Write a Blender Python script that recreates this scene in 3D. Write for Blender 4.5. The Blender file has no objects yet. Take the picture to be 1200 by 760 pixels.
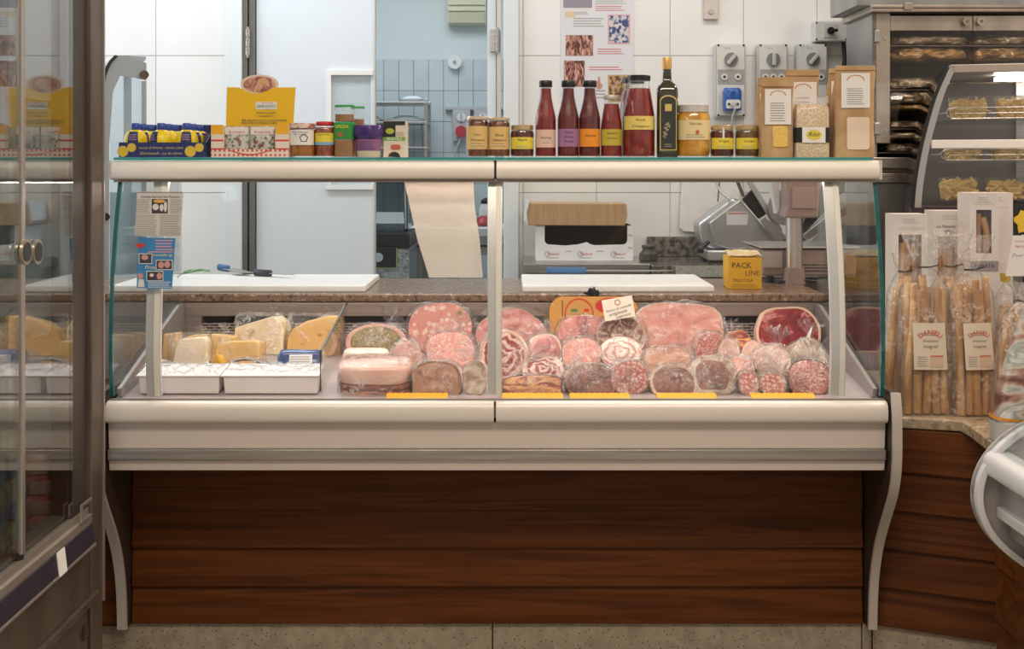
import bpy, math, random
from mathutils import Vector, Matrix, noise
random.seed(11)
sc = bpy.context.scene
C = sc.collection
F = 1400.0; CY = -3.06; CZ = 1.35; HZ = 195.0      # focal length in px, camera depth, eye height, horizon row
# ------------------------------------------------------------------ camera
cam_d = bpy.data.cameras.new('camera'); cam = bpy.data.objects.new('camera', cam_d); C.objects.link(cam)
cam.location = (0, CY, CZ); cam.rotation_euler = (math.pi/2, 0, 0)
cam_d.sensor_fit = 'HORIZONTAL'; cam_d.sensor_width = 36; cam_d.lens = 36*F/1200
cam_d.shift_y = -(380-HZ)/1200; cam_d.clip_start = .05; cam_d.clip_end = 60
sc.camera = cam
# ------------------------------------------------------------------ light and exposure
vs = sc.view_settings
vs.view_transform = 'Standard'; vs.look = 'None'; vs.gamma = 1; vs.use_curve_mapping = False
vs.exposure = 0.0
try:
    sc.cycles.transparent_max_bounces = 32; sc.cycles.max_bounces = 10; sc.cycles.sample_clamp_indirect = 6
except Exception: pass
w = bpy.data.worlds.new('world'); sc.world = w; w.use_nodes = True
w.node_tree.nodes['Background'].inputs[0].default_value = (1.0, .89, .79, 1)
w.node_tree.nodes['Background'].inputs[1].default_value = .45
def area(name, loc, rot, sx, sy, e, col):
    l = bpy.data.lights.new(name, 'AREA'); l.shape = 'RECTANGLE'; l.size = sx; l.size_y = sy; l.energy = e; l.color = col
    o = bpy.data.objects.new(name, l); C.objects.link(o); o.location = loc; o.rotation_euler = rot
    return o
area('staff_ceiling_light_left', (-1.3, 1.55, 2.92), (0,0,0), 1.5, .45, 24, (.91,.96,1))
area('staff_ceiling_light_right', (.8, 1.55, 2.92), (0,0,0), 1.5, .35, 13, (1,.95,.90))
area('kitchen_ceiling_light', (-.6, 3.7, 2.9), (0,0,0), 1.2, 1.0, 20, (.88,.95,1))
area('daylight_window', (-2.93, 1.5, 1.75), (0, -math.pi/2, 0), 1.3, 1.5, 18, (.80,.91,1))
area('shop_ceiling_light', (.2, -1.9, 2.92), (0,0,0), 2.6, .6, 66, (1,.86,.72))
area('shop_corner_light', (1.9, .2, 2.92), (0,0,0), .6, .6, 24, (1,.82,.64))
area('counter_lamp', (-.04, .17, 1.308), (math.radians(-6),0,0), 1.86, .03, 6.5, (1,.86,.80))
# ------------------------------------------------------------------ materials
MC = {}
def _new(name):
    m = bpy.data.materials.new(name); m.use_nodes = True
    return m, m.node_tree, m.node_tree.nodes['Principled BSDF']
def c4(c): return (c[0], c[1], c[2], 1)
def mat(name, col, rough=.5, metal=0, coat=0, emit=0, spec=.5, sss=0, trans=0, bump=None):
    if name in MC: return MC[name]
    m, nt, b = _new(name)
    b.inputs['Base Color'].default_value = c4(col); b.inputs['Roughness'].default_value = rough
    b.inputs['Metallic'].default_value = metal; b.inputs['Coat Weight'].default_value = coat
    b.inputs['Specular IOR Level'].default_value = spec
    if sss: b.inputs['Subsurface Weight'].default_value = sss; b.inputs['Subsurface Radius'].default_value = (.02,.008,.005)
    if emit: b.inputs['Emission Color'].default_value = c4(col); b.inputs['Emission Strength'].default_value = emit
    if bump: add_bump(nt, b, *bump)
    MC[name] = m
    return m
def coords(nt, scale=(1,1,1), rnd=False):
    tc = nt.nodes.new('ShaderNodeTexCoord'); mp = nt.nodes.new('ShaderNodeMapping'); mp.inputs['Scale'].default_value = scale
    nt.links.new(tc.outputs['Object'], mp.inputs['Vector'])
    if rnd:
        oi = nt.nodes.new('ShaderNodeObjectInfo'); mu = nt.nodes.new('ShaderNodeMath'); mu.operation = 'MULTIPLY'; mu.inputs[1].default_value = 37
        nt.links.new(oi.outputs['Random'], mu.inputs[0]); nt.links.new(mu.outputs[0], mp.inputs['Location'])
    return mp.outputs['Vector']
def tex_noise(nt, vec, scale, detail=4, dist=0):
    n = nt.nodes.new('ShaderNodeTexNoise'); n.inputs['Scale'].default_value = scale; n.inputs['Detail'].default_value = detail
    n.inputs['Distortion'].default_value = dist; nt.links.new(vec, n.inputs['Vector']); return n.outputs['Fac']
def ramp(nt, fac, stops, interp='LINEAR', tight=1):
    r = nt.nodes.new('ShaderNodeValToRGB'); r.color_ramp.interpolation = interp
    while len(r.color_ramp.elements) < len(stops): r.color_ramp.elements.new(.5)
    for e, (p, c) in zip(r.color_ramp.elements, stops): e.position = .5+(p-.5)*tight; e.color = c4(c)
    nt.links.new(fac, r.inputs[0]); return r.outputs[0]
def add_bump(nt, b, scale, strength, dist=.003, stretch=(1,1,1)):
    f = tex_noise(nt, coords(nt, stretch), scale, 5); bp = nt.nodes.new('ShaderNodeBump')
    bp.inputs['Strength'].default_value = strength; bp.inputs['Distance'].default_value = dist
    nt.links.new(f, bp.inputs['Height']); nt.links.new(bp.outputs[0], b.inputs['Normal'])
def mixc(nt, fac, a, b):
    x = nt.nodes.new('ShaderNodeMix'); x.data_type = 'RGBA'; nt.links.new(fac, x.inputs[0])
    for i, v in ((6, a), (7, b)):
        if isinstance(v, tuple): x.inputs[i].default_value = c4(v)
        else: nt.links.new(v, x.inputs[i])
    return x.outputs[2]
def nmat(name, stops, scale, stretch=(1,1,1), rough=.5, dist=0, detail=5, metal=0, coat=0, bump=None, rnd=True, sss=0, spec=.5):
    """colour from stretched noise"""
    if name in MC: return MC[name]
    m, nt, b = _new(name)
    f = tex_noise(nt, coords(nt, stretch, rnd), scale, detail, dist)
    nt.links.new(ramp(nt, f, stops, tight=.62), b.inputs['Base Color'])
    b.inputs['Roughness'].default_value = rough; b.inputs['Metallic'].default_value = metal; b.inputs['Coat Weight'].default_value = coat
    b.inputs['Specular IOR Level'].default_value = spec
    if sss: b.inputs['Subsurface Weight'].default_value = sss; b.inputs['Subsurface Radius'].default_value = (.012,.005,.003)
    if bump: add_bump(nt, b, *bump)
    MC[name] = m; return m
def spot_mat(name, base, spot, scale, thr, rough=.35, soft=.06, base2=None, spot2=None, dist=.0, coat=.3):
    """voronoi flecks on a noisy ground: sausage, terrazzo"""
    if name in MC: return MC[name]
    m, nt, b = _new(name); v = coords(nt, (1,1,1), True)
    g = ramp(nt, tex_noise(nt, v, scale*.35, 4, .6), [(.3, base), (.7, base2 or base)])
    def fleck(sc_, th, col, g):
        vo = nt.nodes.new('ShaderNodeTexVoronoi'); vo.inputs['Scale'].default_value = sc_; nt.links.new(v, vo.inputs['Vector'])
        f = ramp(nt, vo.outputs['Distance'], [(th, (1,1,1)), (th+soft, (0,0,0))]); return mixc(nt, f, g, col)
    g = fleck(scale, thr, spot, g)
    if spot2: g = fleck(scale*.37, thr*.42, spot2, g)
    nt.links.new(g, b.inputs['Base Color']); b.inputs['Roughness'].default_value = rough; b.inputs['Coat Weight'].default_value = coat
    MC[name] = m; return m
def swirl_mat(name, stops, rings, dist, rough=.35, dsc=1.6):
    """rings round the axis with strong distortion: rolled belly"""
    if name in MC: return MC[name]
    m, nt, b = _new(name); tc = nt.nodes.new('ShaderNodeTexCoord'); mp = nt.nodes.new('ShaderNodeMapping'); mp.inputs['Location'].default_value = (-.5,0,-.46); mp.inputs['Scale'].default_value = (1,.0,1)
    nt.links.new(tc.outputs['Generated'], mp.inputs['Vector'])
    nn = nt.nodes.new('ShaderNodeTexNoise'); nn.inputs['Scale'].default_value = 3.2; nn.inputs['Detail'].default_value = 3; nt.links.new(mp.outputs['Vector'], nn.inputs['Vector'])
    va = nt.nodes.new('ShaderNodeVectorMath'); va.operation = 'MULTIPLY_ADD'; va.inputs[1].default_value = (.42,0,.42); nt.links.new(nn.outputs['Color'], va.inputs[0]); nt.links.new(mp.outputs['Vector'], va.inputs[2])
    vo = nt.nodes.new('ShaderNodeVectorMath'); vo.operation = 'SUBTRACT'; vo.inputs[1].default_value = (.21,0,.21); nt.links.new(va.outputs[0], vo.inputs[0]); v = vo.outputs[0]
    wv = nt.nodes.new('ShaderNodeTexWave'); wv.wave_type = 'RINGS'; wv.rings_direction = 'Y'; wv.inputs['Scale'].default_value = rings
    wv.inputs['Distortion'].default_value = dist; wv.inputs['Detail'].default_value = 3; wv.inputs['Detail Scale'].default_value = dsc
    nt.links.new(v, wv.inputs['Vector']); nt.links.new(ramp(nt, wv.outputs['Fac'], stops), b.inputs['Base Color'])
    b.inputs['Roughness'].default_value = rough; b.inputs['Coat Weight'].default_value = .3
    MC[name] = m; return m
def clear(name, tint=(1,1,1), r0=.04, rough=0.0, milk=0, milk_col=(1,1,1), bump=None, power=5, streak=None):
    """thin clear pane or film: transparent, Schlick reflection, optional milkiness"""
    if name in MC: return MC[name]
    m = bpy.data.materials.new(name); m.use_nodes = True; nt = m.node_tree; nt.nodes.clear(); N = nt.nodes.new; L = nt.links.new
    out = N('ShaderNodeOutputMaterial'); tr = N('ShaderNodeBsdfTransparent'); tr.inputs[0].default_value = c4(tint)
    gl = N('ShaderNodeBsdfGlossy'); gl.inputs['Roughness'].default_value = rough
    lw = N('ShaderNodeLayerWeight'); lw.inputs[0].default_value = .5
    if bump:
        f = tex_noise(nt, coords(nt, (1,1,1), True), bump[0], 3, bump[2] if len(bump) > 2 else .8); bp = N('ShaderNodeBump'); bp.inputs['Strength'].default_value = bump[1]; bp.inputs['Distance'].default_value = .01
        L(f, bp.inputs['Height']); L(bp.outputs[0], gl.inputs['Normal']); L(bp.outputs[0], lw.inputs['Normal'])
    pw = N('ShaderNodeMath'); pw.operation = 'POWER'; pw.inputs[1].default_value = power; L(lw.outputs['Facing'], pw.inputs[0])
    ma = N('ShaderNodeMath'); ma.operation = 'MULTIPLY_ADD'; ma.inputs[1].default_value = 1-r0; ma.inputs[2].default_value = r0; L(pw.outputs[0], ma.inputs[0])
    base = tr.outputs[0]
    if milk:
        df = N('ShaderNodeBsdfDiffuse'); df.inputs[0].default_value = c4(milk_col)
        mm = N('ShaderNodeMixShader'); mm.inputs[0].default_value = milk
        if streak:   # milky folds of creased film, their highlight streaks painted in white
            f = tex_noise(nt, coords(nt, (1,1,1), True), streak[0], 3, 2.2)
            a1 = N('ShaderNodeMath'); a1.operation = 'SUBTRACT'; a1.inputs[1].default_value = .5; L(f, a1.inputs[0])
            a2 = N('ShaderNodeMath'); a2.operation = 'ABSOLUTE'; L(a1.outputs[0], a2.inputs[0])
            rr = ramp(nt, a2.outputs[0], [(0, (streak[1],)*3), (streak[2], (0,)*3)])
            mk = ramp(nt, tex_noise(nt, coords(nt, (1,1,1), True), streak[0]*.45, 2, .5), [(.50, (0,)*3), (.62, (1,)*3)])
            m1 = N('ShaderNodeMath'); m1.operation = 'MULTIPLY_ADD'; m1.inputs[2].default_value = milk; L(rr, m1.inputs[0]); L(mk, m1.inputs[1]); L(m1.outputs[0], mm.inputs[0])
        L(tr.outputs[0], mm.inputs[1]); L(df.outputs[0], mm.inputs[2]); base = mm.outputs[0]
    mx = N('ShaderNodeMixShader'); L(ma.outputs[0], mx.inputs[0]); L(base, mx.inputs[1]); L(gl.outputs[0], mx.inputs[2]); L(mx.outputs[0], out.inputs[0])
    MC[name] = m; return m
def brick_mat(name, brick, mortar, bw, bh, mw, rough=.5, metal=0, axis='XZ'):
    if name in MC: return MC[name]
    m, nt, b = _new(name); tc = nt.nodes.new('ShaderNodeTexCoord'); sp = nt.nodes.new('ShaderNodeSeparateXYZ'); cb = nt.nodes.new('ShaderNodeCombineXYZ')
    nt.links.new(tc.outputs['Object'], sp.inputs[0]); nt.links.new(sp.outputs[axis[0]], cb.inputs[0]); nt.links.new(sp.outputs[axis[1]], cb.inputs[1])
    br = nt.nodes.new('ShaderNodeTexBrick'); nt.links.new(cb.outputs[0], br.inputs['Vector'])
    br.inputs['Color1'].default_value = c4(brick); br.inputs['Color2'].default_value = c4(brick); br.inputs['Mortar'].default_value = c4(mortar)
    br.inputs['Scale'].default_value = 1; br.inputs['Brick Width'].default_value = bw; br.inputs['Row Height'].default_value = bh; br.inputs['Mortar Size'].default_value = mw
    br.inputs['Mortar Smooth'].default_value = 0
    nt.links.new(br.outputs['Color'], b.inputs['Base Color']); b.inputs['Roughness'].default_value = rough; b.inputs['Metallic'].default_value = metal
    MC[name] = m; return m
# ------------------------------------------------------------------ geometry helpers
class B:
    def __init__(s): s.v = []; s.f = []
    def add(s, vs, fs):
        n = len(s.v); s.v += [tuple(p) for p in vs]; s.f += [tuple(i+n for i in f) for f in fs]; return s
    def box(s, x0, x1, y0, y1, z0, z1):
        return s.add([(x0,y0,z0),(x1,y0,z0),(x1,y1,z0),(x0,y1,z0),(x0,y0,z1),(x1,y0,z1),(x1,y1,z1),(x0,y1,z1)],
                     [(0,3,2,1),(4,5,6,7),(0,1,5,4),(1,2,6,5),(2,3,7,6),(3,0,4,7)])
    def cbox(s, c, d): return s.box(c[0]-d[0]/2, c[0]+d[0]/2, c[1]-d[1]/2, c[1]+d[1]/2, c[2]-d[2]/2, c[2]+d[2]/2)
    def prism(s, poly, a, b, axis='Y'):
        """polygon given in the other two axes (X: yz, Y: xz, Z: xy), extruded from a to b"""
        n = len(poly)
        mk = {'X': lambda p, t: (t, p[0], p[1]), 'Y': lambda p, t: (p[0], t, p[1]), 'Z': lambda p, t: (p[0], p[1], t)}[axis]
        return s.add([mk(p, a) for p in poly]+[mk(p, b) for p in poly],
              [tuple(range(n))[::-1], tuple(range(n, 2*n))]+[(i, (i+1) % n, n+(i+1) % n, n+i) for i in range(n)])
    def cyl(s, c, r, h, axis='Z', n=24, r2=None):
        r2 = r if r2 is None else r2; vs = []
        for k, rr in ((0, r), (h, r2)):
            for i in range(n):
                a = 2*math.pi*i/n; p, q = rr*math.cos(a), rr*math.sin(a)
                vs.append({'Z': (c[0]+p, c[1]+q, c[2]+k), 'Y': (c[0]+p, c[1]+k, c[2]+q), 'X': (c[0]+k, c[1]+p, c[2]+q)}[axis])
        return s.add(vs, [tuple(range(n))[::-1], tuple(range(n, 2*n))]+[(i, (i+1) % n, n+(i+1) % n, n+i) for i in range(n)])
    def lathe(s, prof, n=28, sq=2, cap=True, c=(0,0,0), a0=None, a1=None):
        """prof [(r, z)]; sq > 2 squares the section; a0..a1 an open arc"""
        full = a0 is None; vs = []; m = n if full else n+1
        for r, z in prof:
            for i in range(m):
                a = (2*math.pi*i/n) if full else a0+(a1-a0)*i/n
                co, si = math.cos(a), math.sin(a); k = 1 if sq == 2 else 1/((abs(co)**sq+abs(si)**sq)**(1/sq))
                vs.append((c[0]+r*k*co, c[1]+r*k*si, c[2]+z))
        fs = []
        for j in range(len(prof)-1):
            for i in range(n):
                i2 = (i+1) % n if full else i+1
                fs.append((j*m+i, j*m+i2, (j+1)*m+i2, (j+1)*m+i))
        if cap and full: fs += [tuple(range(n))[::-1], tuple((len(prof)-1)*n+i for i in range(n))]
        return s.add(vs, fs)
    def loft(s, secs, n=28, nz=0, ns=8, seed=0, cap=True):
        """secs [(cx, cy, z, rx, ry, exponent)]"""
        vs = []
        for (cx, cy, z, rx, ry, ex) in secs:
            for i in range(n):
                a = 2*math.pi*i/n; co, si = math.cos(a), math.sin(a); k = 1/((abs(co)**ex+abs(si)**ex)**(1/ex))
                p = Vector((cx+rx*k*co, cy+ry*k*si, z))
                if nz:
                    q = noise.noise_vector(p*ns+Vector((seed*3.1, seed*1.7, 0))); p = p+Vector((q.x, q.y, q.z*.3))*nz
                vs.append(p)
        fs = []
        for j in range(len(secs)-1):
            for i in range(n): fs.append((j*n+i, j*n+(i+1) % n, (j+1)*n+(i+1) % n, (j+1)*n+i))
        if cap: fs += [tuple(range(n))[::-1], tuple((len(secs)-1)*n+i for i in range(n))]
        return s.add(vs, fs)
    def tube(s, pts, r, n=8, r1=None):
        pts = [Vector(p) for p in pts]; vs = []; m = len(pts); up = Vector((.13,.31,.94))
        for k, p in enumerate(pts):
            t = (pts[min(k+1, m-1)]-pts[max(k-1, 0)]).normalized(); a = t.cross(up)
            if a.length < 1e-3: a = t.cross(Vector((1,0,0)))
            a.normalize(); b = t.cross(a); rr = r if r1 is None else r+(r1-r)*k/(m-1)
            for i in range(n): q = 2*math.pi*i/n; vs.append(p+a*rr*math.cos(q)+b*rr*math.sin(q))
        fs = [(k*n+i, k*n+(i+1) % n, (k+1)*n+(i+1) % n, (k+1)*n+i) for k in range(m-1) for i in range(n)]
        return s.add(vs, fs+[tuple(range(n))[::-1], tuple((m-1)*n+i for i in range(n))])
    def grid(s, fn, nu, nv):
        vs = [fn(i/nu, j/nv) for j in range(nv+1) for i in range(nu+1)]
        return s.add(vs, [(j*(nu+1)+i, j*(nu+1)+i+1, (j+1)*(nu+1)+i+1, (j+1)*(nu+1)+i) for j in range(nv) for i in range(nu)])
    def mesh(s, name, m, smooth=None):
        me = bpy.data.meshes.new(name); me.from_pydata(s.v, [], s.f); me.materials.append(m)
        if smooth: me.shade_smooth(); me.set_sharp_from_angle(angle=math.radians(smooth))
        me.update(); return me
    def build(s, name, m, parent=None, smooth=None, bevel=0, loc=None, rot=None, label=None):
        o = bpy.data.objects.new(name, s.mesh(name, m, smooth)); C.objects.link(o)
        if parent: o.parent = parent
        if loc: o.location = loc
        if rot: o.rotation_euler = rot
        if label: o['label'] = label
        if bevel:
            b = o.modifiers.new('bevel', 'BEVEL'); b.width = bevel; b.segments = 2; b.limit_method = 'ANGLE'
        return o
def bx(name, m, parent, x0, x1, y0, y1, z0, z1, bevel=0, label=None):
    return B().box(x0,x1,y0,y1,z0,z1).build(name, m, parent, bevel=bevel, label=label)
def thing(name, label, cat, loc=(0,0,0), rot=(0,0,0), group=None):
    o = bpy.data.objects.new(name, None); C.objects.link(o); o.empty_display_size = .05
    o.location = loc; o.rotation_euler = rot; o['label'] = label; o['category'] = cat
    if group: o['group'] = group
    return o
def tag(o, label, cat, group=None):
    o['label'] = label; o['category'] = cat
    if group: o['group'] = group
    return o
def struct(o): o['kind'] = 'structure'; return o
def copy_tree(o, parent=None):
    c = o.copy(); C.objects.link(c); c.parent = parent
    for ch in o.children: copy_tree(ch, c)
    return c
def PX(px, d): return (px-600)/F*d
def PZ(py, d): return CZ-(py-HZ)/F*d
def YD(d): return d+CY
def at(px, py, d): return (PX(px,d), YD(d), PZ(py,d))
def text(s, size, m, parent, x, y, z, bend=None, shear=0, name='lettering', fit=None, arch=None, rot=0):
    """flat print facing -Y; bend wraps it round a radius, arch sets it on a circle"""
    cu = bpy.data.curves.new('t', 'FONT'); cu.body = s; cu.size = size; cu.align_x = 'CENTER'; cu.align_y = 'CENTER'; cu.resolution_u = 2; cu.shear = shear
    to = bpy.data.objects.new('t', cu); me = to.to_mesh(); vs = [tuple(v.co) for v in me.vertices]; fs = [tuple(p.vertices) for p in me.polygons]
    to.to_mesh_clear(); bpy.data.objects.remove(to); bpy.data.curves.remove(cu)
    if not vs: return None
    wd = max(v[0] for v in vs)-min(v[0] for v in vs); k = fit/wd if fit else 1
    out = []
    for vx, vy, _ in vs:
        vx *= k; vy *= min(k, 1.0) if fit else 1
        if rot: vx, vy = vx*math.cos(rot)-vy*math.sin(rot), vx*math.sin(rot)+vy*math.cos(rot)
        if arch: a = vx/arch; vx, vy = (arch+vy)*math.sin(a), (arch+vy)*math.cos(a)-arch
        if bend: out.append((bend*math.sin((x+vx)/bend), -bend*math.cos((x+vx)/bend), z+vy))
        else: out.append((x+vx, y, z+vy))
    o = B().add(out, fs).build(name, m, parent); return o
def lines(m, parent, x0, x1, z0, z1, y, n, th=.3, bend=None, ragged=.15, name='text_lines', seed=1):
    """rows of small illegible print"""
    r = random.Random(seed); b = B(); st = (z1-z0)/n
    for i in range(n):
        za = z0+st*(i+.35); zb = za+st*th; e = x1-(x1-x0)*ragged*r.random()
        if bend:
            k = 6; xs = [x0+(e-x0)*j/k for j in range(k+1)]
            b.add([(bend*math.sin(x/bend), -bend*math.cos(x/bend), zz) for zz in (za, zb) for x in xs], [(j, j+1, k+2+j, k+1+j) for j in range(k)])
        else: b.add([(x0,y,za),(e,y,za),(e,y,zb),(x0,y,zb)], [(0,1,2,3)])
    return b.build(name, m, parent)
def rrect(x0, x1, z0, z1, r, n=5):
    pts = []
    for cx, cz, a0 in ((x1-r, z0+r, -90), (x1-r, z1-r, 0), (x0+r, z1-r, 90), (x0+r, z0+r, 180)):
        for i in range(n+1):
            a = math.radians(a0+90*i/n); pts.append((cx+r*math.cos(a), cz+r*math.sin(a)))
    return pts
# common materials
steel = nmat('brushed_steel', [(.3,(.42,.41,.40)),(.7,(.55,.54,.52))], 18, (.3,6,14), .32, metal=1)
steel_dk = nmat('dark_steel', [(.3,(.16,.14,.125)),(.7,(.23,.20,.18))], 12, (1,1,8), .38, metal=.85)
alu = mat('anodised_aluminium', (.78,.74,.70), .38, .55)
beige_alu = mat('satin_beige_aluminium', (.84,.78,.70), .42, .1)
white_pl = mat('white_plastic', (.88,.88,.87), .4)
grey_pl = mat('grey_plastic', (.55,.56,.56), .45)
black = mat('black_plastic', (.012,.012,.013), .35)
blackgap = mat('black_rubber', (.01,.01,.01), .8)
ink = mat('black_ink', (.02,.02,.022), .6); ink_g = mat('grey_ink', (.30,.29,.28), .7); ink_r = mat('red_ink', (.6,.04,.04), .6)
ink_b = mat('blue_ink', (.05,.09,.3), .6); gold_ink = mat('gold_ink', (.65,.48,.16), .45); white_ink = mat('white_ink', (.9,.9,.88), .6)
paper = mat('white_paper', (.82,.80,.77), .7); cream_paper = mat('cream_paper', (.80,.70,.56), .7)
wood = nmat('walnut_laminate', [(.25,(.066,.019,.003)),(.45,(.094,.027,.0045)),(.60,(.126,.039,.008)),(.8,(.080,.023,.0035))], 1.7, (.42,7,12), .5, dist=2.2, detail=9, spec=.2)
granite = nmat('brown_granite', [(.3,(.10,.055,.03)),(.48,(.27,.17,.11)),(.62,(.16,.09,.055)),(.75,(.42,.31,.22))], 60, (1,1,1), .25, detail=6)
granite_dk = nmat('dark_granite', [(.3,(.06,.055,.05)),(.5,(.16,.14,.12)),(.7,(.25,.23,.20))], 45, (1,1,1), .12, detail=6)
stone = spot_mat('speckled_stone', (.30,.24,.17), (.055,.04,.028), 85, .14, .55, .05, (.42,.35,.26), None, coat=0)
glass = clear('pane_glass', (.985,.995,.99), .02)
glass_jar = clear('jar_glass', (.97,.98,.97), .05)
glass_fr = clear('fridge_glass', (.90,.93,.92), .10, power=3.2)
teal_edge = mat('green_glass_edge', (.03,.30,.29), .15, coat=.5)
film = clear('clear_film', (.97,.97,.97), .045, .12, .02, (1,1,1), (60, .9), 4, (34, .40, .07))
bagfilm = clear('bag_cellophane', (.98,.97,.96), .07, .10, .05, (1,.97,.92), (34, 1.0, 1.5), 4, (24, .32, .07))
cardboard = nmat('corrugated_cardboard', [(.3,(.42,.27,.14)),(.7,(.52,.35,.19))], 30, (9,1,.4), .8)
kraft = nmat('kraft_paper', [(.3,(.44,.27,.13)),(.7,(.55,.36,.19))], 22, (1,1,1), .75, bump=(35,.25))
# ================================================================== the room
wall_m = mat('white_wall_paint', (.86,.86,.85), .6)
grout = mat('pale_grout', (.62,.62,.60), .8)
tile_m = nmat('glossy_white_tile', [(.3,(.80,.80,.785)),(.7,(.85,.85,.84))], 3, (1,1,1), .22)
kt_m = nmat('kitchen_tile', [(.3,(.60,.68,.71)),(.7,(.68,.75,.77))], 3, (1,1,1), .25)
kgrout = mat('dark_grout', (.10,.12,.14), .8)
kwall_m = mat('kitchen_paint', (.74,.80,.80), .6)
floor_m = spot_mat('terrazzo_floor', (.30,.26,.21), (.10,.08,.06), 60, .16, .4, .05, (.40,.35,.28), None, coat=.1)
ceil_m = mat('ceiling_paint', (.80,.78,.75), .8)
frame_m = mat('door_frame_paint', (.74,.78,.80), .45)
door_m = mat('door_panel_white', (.74,.80,.85), .4)
DW = 5.4; YW = YD(DW)
ox0, ox1, oz = PX(285,DW), PX(590,DW), 2.22
struct(bx('floor', floor_m, None, -3, 3, -5.5, 5.1, -.05, 0))
struct(bx('ceiling', ceil_m, None, -3, 3, -3.6, 5.1, 3, 3.05))
struct(B().box(-3.08,-3,-3.6,.55,0,3).box(-3.08,-3,2.5,5.1,0,3).box(-3.08,-3,.55,2.5,0,.9).box(-3.08,-3,.55,2.5,2.6,3).build('wall_left', wall_m))
wn = thing('window_1', 'large daylight window in the left wall behind the counter', 'window', (-3.04, 1.5, .9)); wn['kind'] = 'structure'
B().box(-.03,.03,-.95,-.89,0,1.7).box(-.03,.03,.89,.95,0,1.7).box(-.03,.03,-.95,.95,0,.06).box(-.03,.03,-.95,.95,1.64,1.7).build('window_frame', frame_m, wn)
bx('pane', glass, wn, -.004, .004, -.89, .89, .06, 1.64)
struct(bx('wall_right', wall_m, None, 3, 3.08, -3.6, 5.1, 0, 3))
wb = B().box(-3, ox0, YW+.007, YW+.09, 0, 3).box(ox1, 3, YW+.007, YW+.09, 0, 3).box(ox0, ox1, YW+.007, YW+.09, oz, 3).build('wall_back', grout); struct(wb)
tw, th = .332, .619
shared = {}
def tile(x0, x1, z0, z1, y, m, parent, t, key):
    wdt, hgt = round(x1-x0-.003, 4), round(z1-z0-.003, 4)
    if wdt < .01 or hgt < .01: return
    k = (key, wdt, hgt)
    if k not in shared:
        shared[k] = B().box(-wdt/2, wdt/2, -t, 0, -hgt/2, hgt/2).mesh('tile', m)
    o = bpy.data.objects.new('tile', shared[k]); C.objects.link(o); o.parent = parent; o.location = ((x0+x1)/2, y, (z0+z1)/2)
tx0, tx1 = PX(265,DW), PX(608,DW)
for i in range(-11, 9):
    a = .382+i*tw
    for k in range(-2, 3):
        z0 = max(0, 1.232+k*th); z1 = min(3, 1.232+(k+1)*th)
        for lo, hi in ((-3, tx0), (tx1, 3)):
            if min(hi, a+tw) > max(lo, a): tile(max(lo,a), min(hi,a+tw), z0, z1, YW+.0065, tile_m, wb, .006, 'b')
# door casing and the two leaves
tr = B().box(tx0, ox0, YW-.03, YW+.11, 0, oz+.08).box(ox1, tx1, YW-.03, YW+.11, 0, oz+.08).box(tx0, tx1, YW-.03, YW+.11, oz, oz+.08).build('trim_1', frame_m, bevel=.004); struct(tr)
post_m = mat('grey_metal_post', (.27,.26,.25), .35, .8)
pb = struct(B().box(ox0, ox0+.022, YW-.015, YW+.06, 0, oz).box(ox0+.026, ox0+.052, YW-.005, YW+.06, 0, oz).build('trim_2', post_m, bevel=.003))
hz0, hz1 = PZ(66,DW), PZ(34,DW)
def hinge(x, y, z0, z1, par):
    b = B(); h = (z1-z0)/3
    for i in range(3): b.cyl((x,y,z0+i*h+.002), .011, h-.004, n=14)
    b.cyl((x,y,z0-.008), .006, z1-z0+.016, n=10); return b.build('hinge', steel, par, 40)
hinge(ox0+.024, YW-.016, hz0, hz1, pb)
d1 = thing('door_1', 'white swing door leaf with a small framed window, closed', 'door', (0,0,0)); d1['kind'] = 'structure'
lx0, lx1 = ox0+.056, PX(437,DW); wx0, wx1, wz0, wz1 = PX(383,DW), PX(434,DW), PZ(221,DW), PZ(83,DW)
B().box(lx0, wx0, YW+.02, YW+.06, .01, oz).box(wx0, lx1, YW+.02, YW+.06, .01, wz0).box(wx0, lx1, YW+.02, YW+.06, wz1, oz).box(wx1,lx1,YW+.02,YW+.06,wz0,wz1).build('leaf', door_m, d1)
fw = .018
B().box(wx0-.004, wx0+fw, YW+.004, YW+.07, wz0-.004, wz1+.004).box(wx0+fw, lx1, YW+.004, YW+.07, wz1-fw, wz1+.004).box(wx0+fw, lx1, YW+.004, YW+.07, wz0-.004, wz0+fw).build('window_frame', white_pl, d1)
bx('pane', clear('frosted_pane', (.88,.93,.95), .05, .1, .55, (.78,.86,.90)), d1, wx0+fw, wx1, YW+.03, YW+.036, wz0+fw, wz1-fw)
bx('edge_strip', alu, d1, lx1, lx1+.008, YW+.015, YW+.065, .01, oz)
d2 = thing('door_2', 'white swing door leaf standing open into the kitchen, seen edge on', 'door', (0,0,0)); d2['kind'] = 'structure'
bx('leaf', door_m, d2, -.112, -.072, YW+.03, YW+.6, .01, oz, .003)
bx('edge_strip', alu, d2, -.068, -.050, YW+.03, YW+.07, .01, oz)
hb = B().box(-.098,-.062,YW+.012,YW+.03,PZ(60,DW),PZ(34,DW)).build('hinge_plate', steel, d2)
hinge(-.066, YW+.006, PZ(60,DW), PZ(34,DW), d2)
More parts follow.
